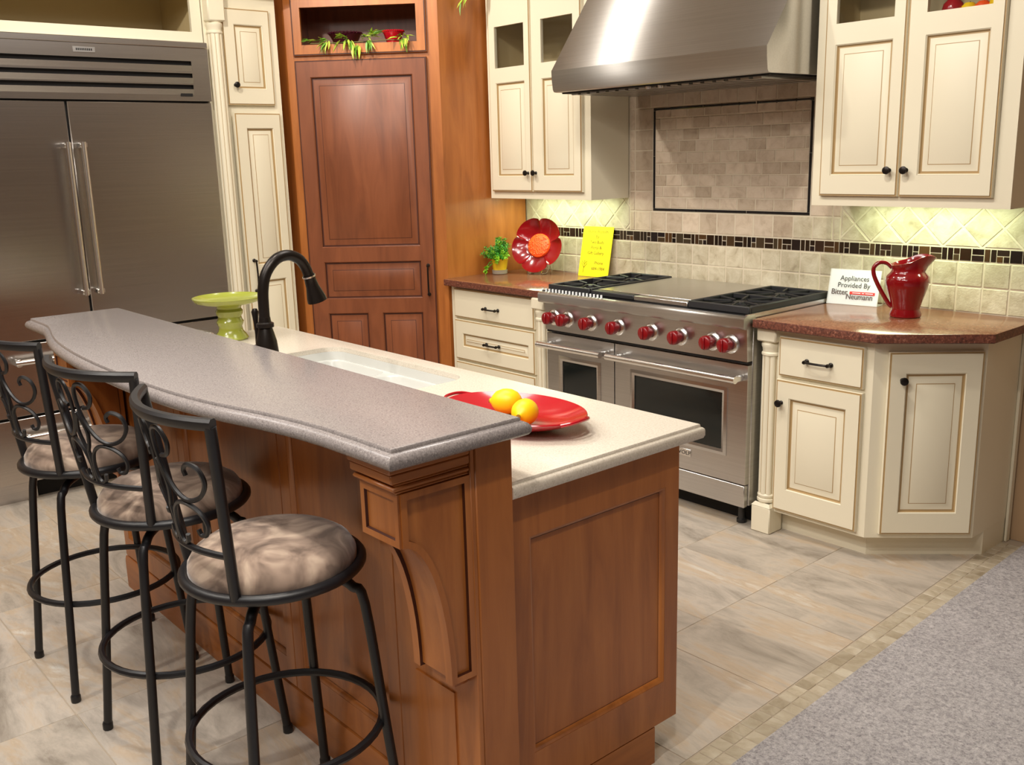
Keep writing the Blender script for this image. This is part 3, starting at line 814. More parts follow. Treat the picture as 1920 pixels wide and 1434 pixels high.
# ---------------------------------------------------------------- fridge
t = thing('refrigerator', 'wide built-in stainless steel refrigerator with louvred top grille', 'refrigerator', (-1.38, -2.95, 0), PI/2)
w_ = 1.245
sp = 2.95-2.423                                         # split between the doors
m = MB(); m.box(.0, .045, .10, w_, .62, 2.178); part('body', m, [M['steel_f']], t)
m = MB(); m.box(0, .085, 0, .19, .12, .098, 0); m.box(.19, .12, 0, w_, .14, .098, 1); part('toe_kick', m, [M['steel_f'], M['void']], t)
SL = [(.07, 1.953, w_-.09, 1.974), (.07, 2.004, w_-.09, 2.029), (.07, 2.064, w_-.09, 2.088)]
m = MB(); grid_face(m, 0, 1.895, w_, 2.150, SL, -.002, 0); m.loops([rect_loop(0, 1.895, w_, 2.150, 0, -.002), rect_loop(0, 1.895, w_, 2.150, 0, .044)], 0)
for s in SL: m.loops([rect_loop(*s, 0, -.002), rect_loop(*s, 0, .02)], 0)
part('grille', m, [M['steel_f']], t)
m = MB(); m.box(.04, .022, 1.93, w_-.04, .043, 2.11); part('grille_backing', m, [M['void']], t)
m = MB(); m.box(0, -.008, 2.151, w_, .044, 2.180, 0, .003); part('top_trim', m, [M['steel_f']], t)
for k in range(3):
    z = SL[k][3]-.001
    m = MB(); m.prism_x([(-.0025, z-.024), (-.010, z-.021), (-.0025, z-.048+.0)], .07, w_-.09); part('louver', m, [M['steel_f']], t)
def fdoor(name, x0, z0, x1, z1):
    m = MB(); m.box(x0, 0, z0, x1, .044, z1, 0, .004); return part(name, m, [M['steel_f']], t)
fd = [fdoor('door', .002, .790, sp-.004, 1.888), fdoor('door', sp+.004, .790, w_-.002, 1.888)]
fr = [fdoor('drawer', .002, .437, w_-.002, .780), fdoor('drawer', .002, .112, w_-.002, .427)]
m = MB(); m.box(.01, .02, .12, w_-.01, .044, 1.90); part('gasket', m, [M['void']], t)
for x in (sp-.033, sp+.036):
    m = MB(); m.tube([(x, -.062, .985), (x, -.062, 1.700)], .0135, 16)
    for z in (1.0, 1.685): m.box(x-.018, -.070, z-.012, x+.018, -.0005, z+.012, 0, .004)
    part('handle', m, [M['chrome']], t)
for z in (.705, .345):
    m = MB(); m.tube([(.14, -.062, z), (w_-.14, -.062, z)], .0135, 16)
    for x in (.155, w_-.155): m.box(x-.012, -.070, z-.018, x+.012, -.0005, z+.018, 0, .004)
    part('handle', m, [M['chrome']], t)
m = MB(); m.box(2.95-2.363, -.006, 2.108, 2.95-2.262, -.0025, 2.134, 0, .001)
for k in range(9): m.box(2.95-2.350+k*.0085, -.0067, 2.116, 2.95-2.3445+k*.0085, -.006, 2.126, 1)
part('name_plate', m, [M['steel'], M['black']], t)
m = MB(); m.box(2.95-1.866, -.0045, 1.917, 2.95-1.803, -.0025, 1.938, 0, .001); part('rating_label', m, [M['black']], t)

# ---------------------------------------------------------------- island
t = thing('kitchen_island', 'stained wooden kitchen island with raised bar and carved corbels', 'island', (.96, -2.4, 0))
IX0, IX1 = -.10, 2.03
m = MB(); m.box(IX0, -2.693, .105, IX1-.0215, -2.106, .66); m.box(IX0+.02, -2.693, 0, IX1-.03, -2.196, .105)
m.box(IX0, -2.693, .66, .38, -2.106, .874); m.box(1.25, -2.693, .66, IX1-.0215, -2.106, .874); m.box(.38, -2.693, .66, 1.25, -2.56, .874); m.box(.38, -2.120, .66, 1.25, -2.106, .874)
part('cabinet_body', m, [M['wood']], t, True)
m = MB(); m.box(IX0, -2.795, 0, 2.066, -2.6935, 1.0265, 0, .004); part('knee_wall', m, [M['wood']], t, True)
# end panel facing +x
def panel_x(name, y0, z0, y1, z1, ops, xb, mats, tt=.021, raised=True, extra=None):
    o = door(name, t, y0, z0, y1, z1, 0, tt, ops, mats, raised=raised, wide=.012, edge=False)
    o.matrix_local = Matrix.Translation((xb-.96, 2.4, 0)) @ Matrix.Rotation(PI/2, 4, 'Z') @ Matrix.Translation((y0, 0, z0))
    return o
WI = [M['wood'], M['wood_gl']]
panel_x('end_panel', -2.6925, .106, -2.106, .8735, [(-2.620, .226, -2.160, .763)], IX1-.021, WI, .021, False)
m = MB(); m.box(IX1-.0295, -2.6925, 0, IX1-.0005, -2.194, .1055); part('end_base', m, [M['wood_h']], t, True)
# bar side panelling facing -y
for x0, x1 in ((-.098, .535), (.535, 1.235), (1.235, 1.765)):
    o = door('bar_panel', t, x0-.96, .13, x1-.96, 1.0262, -2.7955+2.4, .012, [(x0+.05-.96, .21, x1-.05-.96, .97)], WI, raised=False, wide=.012, edge=False)
m = MB(); m.box(1.7655, -2.8075, 0, 2.066, -2.7955, 1.0262, 0, .002); m.box(1.84, -2.8115, 0, 1.985, -2.8075, .44); part('end_stile', m, [M['wood']], t, True)
m = MB(); m.prism_x([(-2.7955, 0), (-2.813, 0), (-2.813, .100), (-2.812, .114), (-2.809, .125), (-2.7955, .129)], IX0, 1.765); part('base_molding', m, [M['wood_h']], t, True)
m = MB(); m.prism_x([(-2.8076, 0), (-2.813, 0), (-2.813, .100), (-2.812, .114), (-2.809, .125), (-2.8076, .129)], 1.765, 1.8395); part('base_molding', m, [M['wood_h']], t, True)
def corbel(xa, xb):
    yb = -2.8077
    # side profile (y, z) from the wall out
    front = -2.976
    prof = [(yb, .960), (front, .960), (front, .850)]+[(front+.103*math.sin(PI/2*k/14), .850-.334*(1-math.cos(PI/2*k/14))) for k in range(1, 15)]+[(yb, .516)]
    prof2 = prof[:3]+[(y+.007, z+.007) for y, z in prof[3:-1]]+[(yb, .523)]
    m = MB(); m.prism_x(prof2, xa, xb, 0)
    c = part('corbel', m, [M['wood']], t, True)
    L = tolocal(t)
    def sub(name, mb_, mats):
        o = link(name, mb_.mesh(name, mats, L), c); return o
    # raised border on the side faces leaves a sunken field
    ins = inset([(y, z) for y, z in prof], .014)
    m = MB()
    for x, s in ((xb, 1), (xa, -1)):
        A = [(x-s*.014, y, z) for y, z in prof]; A2 = [(x-s*.014, y, z) for y, z in prof2]; B = [(x+s*.009, y, z) for y, z in prof]; Ci = [(x+s*.009, y, z) for y, z in ins]; Di = [(x, y, z) for y, z in ins]
        m.loops([A, B, Ci], 0); m.loops([Ci, Di], 1); m.loops([A2, A], 1)
    sub('side_border', m, [M['wood'], M['wood_gl']])
    m = MB()
    R_ = lambda d, y: [(xa-.006+d, y, .850+d), (xb+.006-d, y, .850+d), (xb+.006-d, y, .960-d), (xa-.006+d, y, .960-d)]
    m.loops([R_(0, front), R_(0, front-.006), R_(.014, front-.006)], 0); m.loops([R_(.014, front-.006), R_(.016, front-.0003)], 1); m.poly(R_(.016, front-.0003), 0)
    sub('front_block', m, [M['wood'], M['wood_gl']])
    m = MB()
    for k, (d, z0, z1) in enumerate(((.003, .9605, .968), (.012, .968, .977), (.006, .977, .984), (.016, .984, 1.004), (.020, 1.004, 1.0262))):
        m.box(xa-.006-d*.6, front-.006-d, z0, xb+.006+d*.35, yb, z1, 0, .003)
    sub('cap_molding', m, [M['wood_h']])
    m = MB(); m.box(xa+.02, yb-.042, .486, xb-.02, yb, .5155, 0, .004); sub('drop', m, [M['wood']])
corbel(1.937, 2.056); corbel(-.05, .072)

# bar top
front = []
pts = [(-.192, -3.028), (-.10, -3.030), (-.02, -3.031), (.05, -3.036), (.14, -3.054), (.26, -3.082), (.40, -3.107), (.60, -3.128), (.80, -3.138), (.98, -3.140), (1.16, -3.138), (1.35, -3.127), (1.52, -3.102), (1.65, -3.073), (1.76, -3.052), (1.86, -3.040), (1.96, -3.035), (2.04, -3.033), (2.119, -3.032)]
front = [(p.x, p.y) for p in catmull([(x, y, 0) for x, y in pts], 3)]
outline = front+[(2.119, -2.684), (-.192, -2.684)]
BP = [(.022, 1.067), (.019, 1.0662), (.017, 1.0635), (.0165, 1.059), (.012, 1.0575), (.006, 1.054), (.002, 1.049), (0, 1.043), (.001, 1.036), (.005, 1.030), (.012, 1.027)]
m = MB(); slab(m, [(x-.96, y+2.9) for x, y in outline], [(d, z-1.0267) for d, z in BP])
single('raised_worktop', m, [M['bartop']], 'long taupe speckled bar top with bowed front edge on the island', 'worktop', (.96, -2.9, 1.0267))
# lower island worktop with the sink cut-out
SX0, SX1, SY0, SY1 = .42, 1.212, -2.52, -2.13
outline = [(-.165, -2.693), (2.066, -2.693), (2.066, -2.052), (-.165, -2.052)]
IP = [(.013, .914), (.0105, .9133), (.009, .911), (.0085, .906), (.005, .9045), (.001, .901), (0, .896), (0, .884), (.003, .877), (.008, .875)]
m = MB(); slab(m, [(x-.95, y+2.36) for x, y in outline], [(d, z-.8745) for d, z in IP], hole=[(x-.95, y+2.36) for x, y in rrect(SX0, SY0, SX1, SY1, .07)], flat_y=-2.693+2.36)
single('worktop', m, [M['whitetop']], 'cream speckled island worktop holding the sink and red platter', 'worktop', (.95, -2.36, .8745))
t = thing('sink', 'white double-bowl undermount sink in the island worktop', 'sink', (.81, -2.33, .68))
sx0, sx1, sy0, sy1 = SX0+.0015, SX1-.0015, SY0+.0015, SY1-.0015
xd = .80
m = MB(); dk = .868
m.loops([[(x, y, .898) for x, y in rrect(sx0, sy0, sx1, sy1, .068)], [(x, y, .8985) for x, y in rrect(sx0+.003, sy0+.003, sx1-.003, sy1-.003, .066)], [(x, y, dk) for x, y in rrect(sx0+.006, sy0+.006, sx1-.006, sy1-.006, .064)]], 0, True)
m.loops([[(x, y, .898) for x, y in rrect(sx0, sy0, sx1, sy1, .068)], [(x, y, .69) for x, y in rrect(sx0, sy0, sx1, sy1, .068)]], 0, True)
bm = bmesh.new(); es = []
bowls = [rrect(sx0+.012, sy0+.012, xd-.012, sy1-.012, .058), rrect(xd+.012, sy0+.012, sx1-.012, sy1-.012, .058)]
for lp in [rrect(sx0+.006, sy0+.006, sx1-.006, sy1-.006, .064)]+bowls:
    vs = [bm.verts.new((x, y, dk)) for x, y in lp]; es += [bm.edges.new((vs[i], vs[(i+1) % len(vs)])) for i in range(len(vs))]
bmesh.ops.triangle_fill(bm, use_beauty=True, edges=es); bm.verts.index_update()
m.add([tuple(v.co) for v in bm.verts], [tuple(v.index for v in f.verts) for f in bm.faces]); bm.free()
for lp in bowls:
    L_ = [[(x, y, z) for x, y in (inset(lp, d_) if d_ else lp)] for d_, z in ((0, dk), (.004, dk-.006), (.010, .73), (.020, .708), (.045, .700))]
    m.loops(L_, 0, True); m.poly(L_[-1], 0)
part('bowls', m, [M['sink']], t, True)
m = MB(); m.prism(rrect(sx0+.002, sy0+.002, sx1-.002, sy1-.002, .06), .68, .694); part('bowl_base', m, [M['sink']], t, True)
for a, b in ((sx0, xd), (xd, sx1)):
    m = MB(); m.lathe([(.04, .7005), (.04, .703), (.03, .7025), (.028, .7015)], 18, ((a+b)/2, -2.33, 0)); part('drain', m, [M['chrome']], t, True)

# ---------------------------------------------------------------- bar stools
def stool(label, loc, rot, leg_rot=0):
    t = thing('bar_stool', label, 'stool', loc, rot, 'black metal bar stools at the island')
    RS = .196; ZR = .700
    for k in range(4):
        a = PI/4+k*PI/2-rot+leg_rot; ca, sa = math.cos(a), math.sin(a)
        r = lambda z: .266-.105*z
        P = [(.03, .664), (.10, .664), (.150, .660), (.178, .642), (r(.60), .60), (r(.3), .3), (r(.012), .012)]
        m = MB(); m.tube(catmull([(q*ca, q*sa, z) for q, z in P], 4), .0118, 10)
        lg = part('leg', m, M['stoolmetal'], t)
        m = MB(); q = r(.006); m.lathe([(.0135, 0), (.0145, .004), (.0145, .02), (.0125, .024)], 10, (q*ca, q*sa, 0)); part('foot_cap', m, M['stoolmetal'], lg)
    m = MB(); m.tube([(.222*math.cos(2*PI*k/40), .222*math.sin(2*PI*k/40), .300) for k in range(40)], .0098, 8, closed=True); part('foot_ring', m, M['stoolmetal'], t)
    m = MB(); m.lathe([(.085, .655), (.085, .664), (.05, .672), (.05, .690), (.19, .690), (.19, .6935), (0, .6935)], 24); part('swivel_plate', m, M['stoolmetal'], t)
    m = MB(); m.tube([(RS*math.cos(2*PI*k/48), RS*math.sin(2*PI*k/48), ZR) for k in range(48)], .0125, 10, closed=True); part('seat_rim', m, M['stoolmetal'], t)
    m = MB(); m.lathe([(.180, .694), (.187, .705), (.186, .725), (.175, .744), (.15, .760), (.10, .769), (.05, .773), (.0001, .774)], 40); part('cushion', m, M['suede'], t)
    # back: posts, bowed rail, cross bar, scrolls
    wb, wt, lean, zt, bul = .132, .198, .042, 1.100, .062
    yb = -math.sqrt(RS*RS-wb*wb)
    def bp_(u, z):                                       # point on the bowed back surface; u in -1..1
        s = (z-ZR)/(zt-ZR); hw = wb+(wt-wb)*s
        return (u*hw, yb-lean*s-bul*(.55+.45*s)*(1-u*u), z)
    for sgn in (-1, 1):
        m = MB(); m.tube([bp_(sgn, ZR+.004), bp_(sgn, .9), bp_(sgn, zt-.004)], .0118, 10); part('back_post', m, M['stoolmetal'], t)
    m = MB(); N = 25; L_ = []
    for k in range(N):
        u = -1.03+2.06*k/(N-1); p = bp_(u, zt); q = bp_(u+.02, zt); T = Vector(q)-Vector(p); T.normalize(); nn = Vector((-T.y, T.x, 0)) 
        L_.append([tuple(Vector(p)+nn*a_+Vector((0, 0, b_))) for a_, b_ in ((.011, -.004), (.011, .006), (.006, .012), (-.006, .012), (-.011, .006), (-.011, -.004), (-.006, -.012), (.006, -.012))])
    m.loops(L_, 0, True, True, True); part('top_rail', m, M['stoolmetal'], t)
    zc = .805
    m = MB(); m.tube([bp_(-1+2*k/14, zc) for k in range(15)], .0075, 8); part('cross_bar', m, M['stoolmetal'], t)
    Hh = zt-.012-zc
    H_ = lambda pts: [bp_(u/.165, zc+v/.28*Hh) for u, v in [(p.x, p.y) for p in catmull([(a_, b_, 0) for a_, b_ in pts], 5)]]
    curves = [[(.030, .205), (.052, .212), (.062, .240), (.046, .266), (.022, .262), (.012, .232), (.014, .195), (.026, .160), (.052, .128), (.086, .116), (.120, .130), (.136, .160), (.128, .190), (.106, .200), (.092, .188), (.094, .174)],
              [(.046, .030), (.040, .012), (.022, .006), (.010, .022), (.008, .052), (.022, .086), (.050, .106), (.084, .106), (.112, .090), (.124, .066), (.116, .044), (.100, .040), (.094, .052)],
              [(.0, .190), (.012, .168), (.020, .140), (.012, .108), (.0, .088)]]
    for cv in curves:
        for sgn in (-1, 1):
            m = MB(); m.tube(H_([(sgn*u, v) for u, v in cv]), .0052, 6); part('scroll', m, M['stoolmetal'], t)
    m = MB()
    m.tube([bp_(0, zc+.0), bp_(0, zc+.09/.28*Hh)], .005, 6); part('spindle', m, M['stoolmetal'], t)
    return t
stool('black metal bar stool with brown suede seat, nearest the refrigerator', (.440, -3.049, 0), .10)
stool('black metal bar stool with brown suede seat, middle one along the bar', (1.033, -3.028, 0), .20)
stool('black metal bar stool with brown suede seat, beside the carved corbel and island end', (1.618, -3.030, 0), -.05)

# ---------------------------------------------------------------- things on the island
t = thing('faucet', 'tall dark bronze gooseneck faucet beside the sink', 'faucet', (.764, -2.578, .9142))
m = MB(); m.lathe([(.036, 0), (.036, .006), (.031, .014), (.035, .06), (.0355, .09), (.032, .125), (.023, .160), (.021, .166), (.027, .169), (.027, .181), (.0195, .185), (.0175, .20)], 24); part('body', m, M['bronze'], t)
P = [(0, 0, .14), (0, 0, .22), (0, .003, .285), (0, .018, .335), (0, .054, .374), (0, .096, .384), (0, .132, .370), (0, .153, .344), (0, .164, .316)]
m = MB(); m.tube(catmull(P, 6), .0172, 14); part('gooseneck', m, M['bronze'], t)
m = MB(); a = Vector((0, .164, .316)); d_ = Vector((0, .28, -.96)).normalized()
m.tube([a, a+d_*.006, a+d_*.012, a+d_*.04, a+d_*.075, a+d_*.09], [.0195, .0205, .0185, .021, .030, .032], 18); part('spray_head', m, M['bronze'], t)
m = MB(); m.tube([a+d_*.003, a+d_*.008], .0212, 18); part('collar', m, M['chrome'], t)
m = MB(); m.tube([(-.022, 0, .085), (-.058, -.004, .085), (-.066, -.004, .085)], [.024, .024, .012], 14); m.tube([(-.050, -.004, .09), (-.052, -.004, .14), (-.054, -.004, .18), (-.055, -.004, .212), (-.055, -.004, .222)], [.009, .0065, .0075, .0115, .007], 10); part('lever', m, M['bronze'], t)

t = thing('cake_stand', 'lime green ceramic cake stand at the end of the island', 'cake stand', (-.02, -2.335, .9142))
m = MB(); m.lathe([(.062, 0), (.066, .006), (.058, .02), (.047, .034), (.044, .05), (.049, .06), (.052, .07), (.046, .08), (.044, .09), (.050, .10), (.052, .112), (.045, .122), (.05, .132), (.06, .138)], 32); part('pedestal', m, M['lime'], t)
m = MB(); m.lathe([(.04, .137), (.09, .140), (.125, .150), (.134, .162), (.1355, .167), (.132, .168), (.122, .158), (.09, .1485), (.0001, .146)], 40); part('plate', m, M['lime'], t)

PT = (1.722, -2.392, .9142)
t = thing('serving_platter', 'shallow oval red glazed platter holding two lemons', 'platter', PT, math.radians(6))
m = MB(); m.lathe([(.09, 0), (.12, .004), (.19, .022), (.232, .038), (.238, .043), (.236, .046), (.228, .043), (.18, .026), (.11, .011), (.0001, .009)], 56, sx=.90, sy=.60); part('bowl', m, M['redglaze'], t)
for s in (-1, 1):
    m = MB(); m.tube(catmull([(s*.200, -.05, .041), (s*.219, -.03, .046), (s*.224, 0, .048), (s*.219, .03, .046), (s*.200, .05, .041)], 4), .0045, 8); part('handle_rim', m, M['redglaze'], t)
def lemon(label, loc, rz, tilt=0):
    t = thing('lemon', label, 'lemon', loc, rz)
    prof = [(.0001, -.046), (.006, -.045), (.009, -.041), (.016, -.037), (.026, -.028), (.0325, -.012), (.0335, .0), (.0325, .012), (.026, .027), (.016, .036), (.009, .040), (.0001, .042)]
    m = MB(); n = 24
    m.loops([[(z, r*math.cos(2*PI*k/n), .0335+r*math.sin(2*PI*k/n)) for k in range(n)] for r, z in prof], 0, True)
    part('fruit', m, M['lemon'], t)
    m = MB(); m.loops([[(z, r*math.cos(2*PI*k/10), .0335+r*math.sin(2*PI*k/10)) for k in range(10)] for r, z in ((.0055, -.0445), (.006, -.0475), (.003, -.0485))], 0, True, True, True); part('stem_end', m, M['lemonend'], t)
lemon('yellow lemon lying on the red platter, further from the cream worktop corner', (1.660, -2.360, .9255), math.radians(35))
lemon('yellow lemon with visible stem end on the red platter', (1.776, -2.400, .9255), math.radians(118))

# ---------------------------------------------------------------- things on the granite
t = thing('pitcher', 'glossy dark red ceramic pitcher with curved handle', 'pitcher', (1.652, -.248, .9142), math.radians(35))
prof = [(.056, 0), (.060, .004), (.060, .014), (.053, .030), (.053, .036), (.064, .075), (.077, .115), (.0835, .145), (.080, .162), (.068, .174), (.0635, .180), (.062, .195), (.065, .215)]
n = 40
def pring(r, z, k_): return [((r+k_*.034*max(0, math.cos(2*PI*k/n))**3)*math.cos(2*PI*k/n), r*math.sin(2*PI*k/n)*(1-.10*k_*max(0, math.cos(2*PI*k/n))), z+k_*(.016*math.cos(2*PI*k/n)-.022*max(0, math.cos(2*PI*k/n))**8+.018*max(0, math.cos(2*PI*k/n)))) for k in range(n)]
L_ = [pring(r, z, 0) for r, z in prof[:-2]]+[pring(.062, .195, .35), pring(.066, .212, .8), pring(.069, .222, 1), pring(.066, .223, 1), pring(.060, .210, .75), pring(.057, .19, .2), pring(.058, .175, 0), pring(.074, .15, 0), pring(.05, .03, 0), pring(.001, .025, 0)]
m = MB(); m.loops(L_, 0, True, True, False); part('body', m, M['darkred'], t)
m = MB(); m.tube(catmull([(-.060, 0, .196), (-.080, 0, .213), (-.108, 0, .216), (-.128, 0, .196), (-.126, 0, .165), (-.106, 0, .120), (-.082, 0, .078), (-.064, 0, .050), (-.053, 0, .040)], 5), [.0085]*40+[.0085], 10); part('handle', m, M['darkred'], t)

def sign_frame(t, w, h, lean, mat, tt=.0025):
    m = MB(); m.box(-w/2, -tt, 0, w/2, 0, h, 0, .0008); o = part('card', m, mat, t, rot=(lean, 0, 0)); return o
t = thing('sign', 'white appliance sign standing beside the red pitcher', 'sign', (1.336, -.108, .9142), math.radians(8))
c = sign_frame(t, .218, .150, math.radians(-14), M['white'])
m = MB(); m.box(-.112, -.0052, -.001, .112, -.0028, .153, 0); a_ = part('acrylic_cover', m, M['acrylic'], c)
m = MB(); m.box(-.112, .0, -.0, .112, .060, .003); part('acrylic_foot', m, M['acrylic'], t)
def ln(body, size, x, z, mat, par, align='CENTER', sx=1, y=-.0056, shear=0): return link('lettering', text_mesh(body, size, mat, font_align=align, sx=sx, shear=shear), par, (x, y, z))
ln('Appliances', .030, .0, .104, M['ink'], c, sx=.98); ln('Provided By', .030, .0, .074, M['ink'], c, sx=.98)
for dx in (0, .0007, .0014): ln('Bitter', .034, -.097+dx, .042, M['logo'], c, 'LEFT', .92, -.0056-dx*.2)
for dx in (0, .0007, .0014): ln('Neumann', .034, -.030+dx, .024, M['logo'], c, 'LEFT', .88, -.0056-dx*.2)
m = MB(); m.box(-.014, -.0064, .0450, .096, -.0061, .0570); part('red_bar', m, M['red'], c)
m = MB()
for a, b in ((-.002, .034), (.040, .050), (.055, .088)): m.box(a, -.0068, .0498, b, -.0065, .0525)
part('red_bar_print', m, M['white'], c)
t = thing('sign', 'bright yellow paper sign leaning on the backsplash by the range', 'sign', (-.262, -.072, .9142), math.radians(4))
c = sign_frame(t, .216, .279, math.radians(-12), M['yellow'])
for s, z, x in (('Home Accents', .244, 0), ('By', .214, 0), ('Two Buds', .184, 0), ('Floral &', .154, 0), ('Gift Gallery', .124, 0), ('Phone', .070, .030), ('684-1984', .038, .030)):
    ln(s, .0245, x, z, M['inky'], c, y=-.0030)
m = MB()
for k, (x, z, L, a) in enumerate(((-.075, .02, .07, 1.5), (-.075, .045, .035, .9), (-.075, .05, .03, 2.2), (-.073, .068, .025, .7), (-.076, .072, .025, 2.4))):
    m.tube([(x, -.003, z), (x+L*math.cos(a), -.003, z+L*math.sin(a))], .0012, 5)
part('flower_drawing', m, M['inky'], c)

t = thing('flower_plate', 'red flower-shaped plate with orange centre on a wire easel', 'plate', (-.628, -.140, .9142), math.radians(20))
n = 100; pet = 5
def pr_(th): 
    s = abs(math.cos(pet/2*(th-PI/2-PI/5)))
    return .162*(.85+.15*(s**.40))
lean = math.radians(-17)
m = MB(); Lr = []
for f_, dep in ((.0, .006), (.45, .006), (.55, .002), (.75, -.008), (.93, -.022), (1.0, -.030), (1.0, -.026), (.93, -.016), (.75, -.001), (.5, .012), (.0, .012)):
    Lr.append([((pr_(2*PI*k/n)*f_+(.0001 if f_ == 0 else 0)*0)*math.cos(2*PI*k/n), dep, (pr_(2*PI*k/n)*f_)*math.sin(2*PI*k/n)) for k in range(n)])
m.loops(Lr[1:-1], 0, True); m.poly(Lr[1], 0); m.poly(Lr[-2], 0)
pl = part('dish', m, M['darkred'], t, loc=(0, 0, .1605), rot=(lean, 0, 0))
m = MB(); m.lathe_y([(.070, -.004), (.070, .004), (.066, .010), (.055, .013), (.02, .015)], 32, (0, .004, 0)); R2 = random.Random(5)
for k in range(90):
    r = .062*math.sqrt(R2.random()); a = R2.random()*2*PI; m.lathe_y([(.006, -.002), (.005, .002), (.002, .004)], 6, (r*math.cos(a), -.0085, r*math.sin(a)))
part('centre', m, M['orange'], pl)
m = MB()
for s in (-1, 1):
    m.tube(catmull([(s*.042, -.052, .024), (s*.042, -.056, .006), (s*.042, -.03, .004), (s*.042, .02, .010), (s*.030, .062, .10), (s*.022, .082, .17)], 4), .003, 6)
    m.tube(catmull([(s*.030, .062, .10), (s*.030, .075, .05), (s*.030, .088, .003)], 4), .0025, 6)
m.tube([(-.042, .0, .007), (.042, .0, .007)], .0025, 6); part('easel', m, M['chrome'], t)

t = thing('potted_plant', 'small fern in a yellow pot in the worktop corner', 'plant', (-.808, -.288, .9142))
m = MB(); m.lathe([(.038, 0), (.044, .002), (.046, .024), (.040, .024)], 20); part('saucer', m, M['greypot'], t)
m = MB(); m.lathe([(.040, .0245), (.050, .085), (.0525, .088), (.0505, .089), (.045, .08)], 24); part('pot', m, M['yellowpot'], t)
m = MB(); R3 = random.Random(11)
for k in range(90):
    a = R3.uniform(0, 2*PI); el = R3.uniform(.2, 1.5); L = R3.uniform(.07, .135)
    d_ = Vector((math.cos(a)*math.cos(el), math.sin(a)*math.cos(el), math.sin(el)))
    if d_.x < 0: d_.x *= .40
    if d_.x > 0: d_.x *= .6
    if d_.y > 0: d_.y *= .4
    b = Vector((R3.uniform(-.025, .025), R3.uniform(-.025, .025), .082)); e = b+d_*L
    m.tube([b, (b+e)/2+Vector((0, 0, .008)), e], .0012, 4, 2)
    side = d_.orthogonal().normalized()
    for q in range(9):
        c0 = b+(e-b)*(.3+.08*q)
        for ss in range(3):
            dd = (Matrix.Rotation(ss*2.1+q, 3, d_) @ side*.8+d_*.6).normalized()*R3.uniform(.012, .022)
            w2 = dd.orthogonal().normalized()*.0022
            m.poly([c0-w2, c0+dd*.5-w2*1.6, c0+dd, c0+dd*.5+w2*1.6], 1 if (k % 4 == 0) else 0)
for x, y, z in ((.045, -.055, .100), (.062, -.065, .095), (.045, -.06, .075), (.03, -.06, .10), (-.030, -.075, .04), (-.035, -.08, .015)):
    for q in range(26):
        dd = Vector((R3.gauss(0, 1), R3.gauss(0, 1), R3.gauss(0, 1))).normalized()*.016; w2 = dd.orthogonal().normalized()*.003; c0 = Vector((x, y, z))
        m.poly([c0-w2, c0+dd*.5-w2*1.6, c0+dd, c0+dd*.5+w2*1.6], 1)
for x, y, z in ((.052, -.045, .095), (-.030, -.075, .04), (-.035, -.08, .015)): m.tube([(0, -.02, .085), (x*.6, y*.8, z+.03), (x, y, z)], .0028, 5, 0)
tag(part('foliage', m, [M['fern'][0], M['fern'][1], M['stem']], t), kind='stuff')

# ---------------------------------------------------------------- pantry shelf: bowls and leaves
def ploc(u, d, z): return (OX+(u-d)/math.sqrt(2), OY+(u+d)/math.sqrt(2), z)
def bowl(label, mat, u, d, r, h):
    m = MB(); m.lathe([(r*.52, 0), (r*.56, .003), (r*.72, h*.4), (r*.90, h*.78), (r*.97, h*.86), (r*1.0, h*.97), (r*.97, h), (r*.93, h*.92), (r*.86, h*.78), (r*.5, .008), (.0001, .006)], 36)
    n = 30
    for k in range(n): a = 2*PI*k/n; m.lathe([(.004, h*.92), (.006, h*.97), (.003, h*1.03)], 6, (r*.985*math.cos(a), r*.985*math.sin(a), 0))
    single('bowl', m, [mat], label, 'bowl', ploc(u, d, 2.1865))
bowl('dark plum bowl on the open pantry shelf', M['plumglaze'], -.535, .12, .092, .082)
bowl('small bright red bowl on the open pantry shelf', M['redglaze'], -.262, .10, .058, .082)
LF = []
for mt in M['leaf']:
    m = MB(); L = .075; w2 = .0075
    A = [(0, 0, 0), (L*.25, w2, .002), (L*.6, w2*.8, 0), (L, 0, -.01)]; B = [(0, 0, 0), (L*.25, -w2, .002), (L*.6, -w2*.8, 0), (L, 0, -.01)]
    mid = [(0, 0, 0), (L*.25, 0, -.002), (L*.6, 0, -.004), (L, 0, -.01)]
    m.add([(0,0,0), (L*.25,w2,.002), (L*.6,w2*.8,0), (L,0,-.01), (L*.6,-w2*.8,0), (L*.25,-w2,.002), (L*.25,0,-.002), (L*.6,0,-.004)],
          [(0,6,1), (1,6,7,2), (2,7,3), (3,7,4), (4,7,6,5), (5,6,0)], 0, True)
    LF.append(m.mesh('leaf', [mt]))
def spray(t, base, dirs, rnd, spread=.9, size=1.0, mats=(0, 1)):
    for k in range(dirs[1]):
        o = link('leaf', LF[rnd.choice(mats)], t, base(rnd))
        o.rotation_euler = (rnd.uniform(-.5, .5), rnd.gauss(dirs[2], .22), rnd.gauss(dirs[0], spread)); s = size*rnd.uniform(.6, 1.15); o.scale = (s, s*rnd.uniform(.8, 1.2), s)
R4 = random.Random(21)
t = thing('leaf_garland', 'green and lime leaf garland trailing along the open pantry shelf', 'garland', ploc(-.45, .0, 2.199), PI/4)
def at(u, z, d): return lambda r: (u+.45+r.gauss(0, .014), d+r.uniform(-.008, .008), z-2.199+abs(r.gauss(0, .006)))
m = MB(); m.tube(catmull([(-.25, -.012, .006), (-.15, -.016, .005), (-.02, -.012, .006), (.08, -.010, .008), (.18, -.012, .012), (.28, -.012, .006)], 4), .0028, 6); part('vine', m, M['stem'], t)
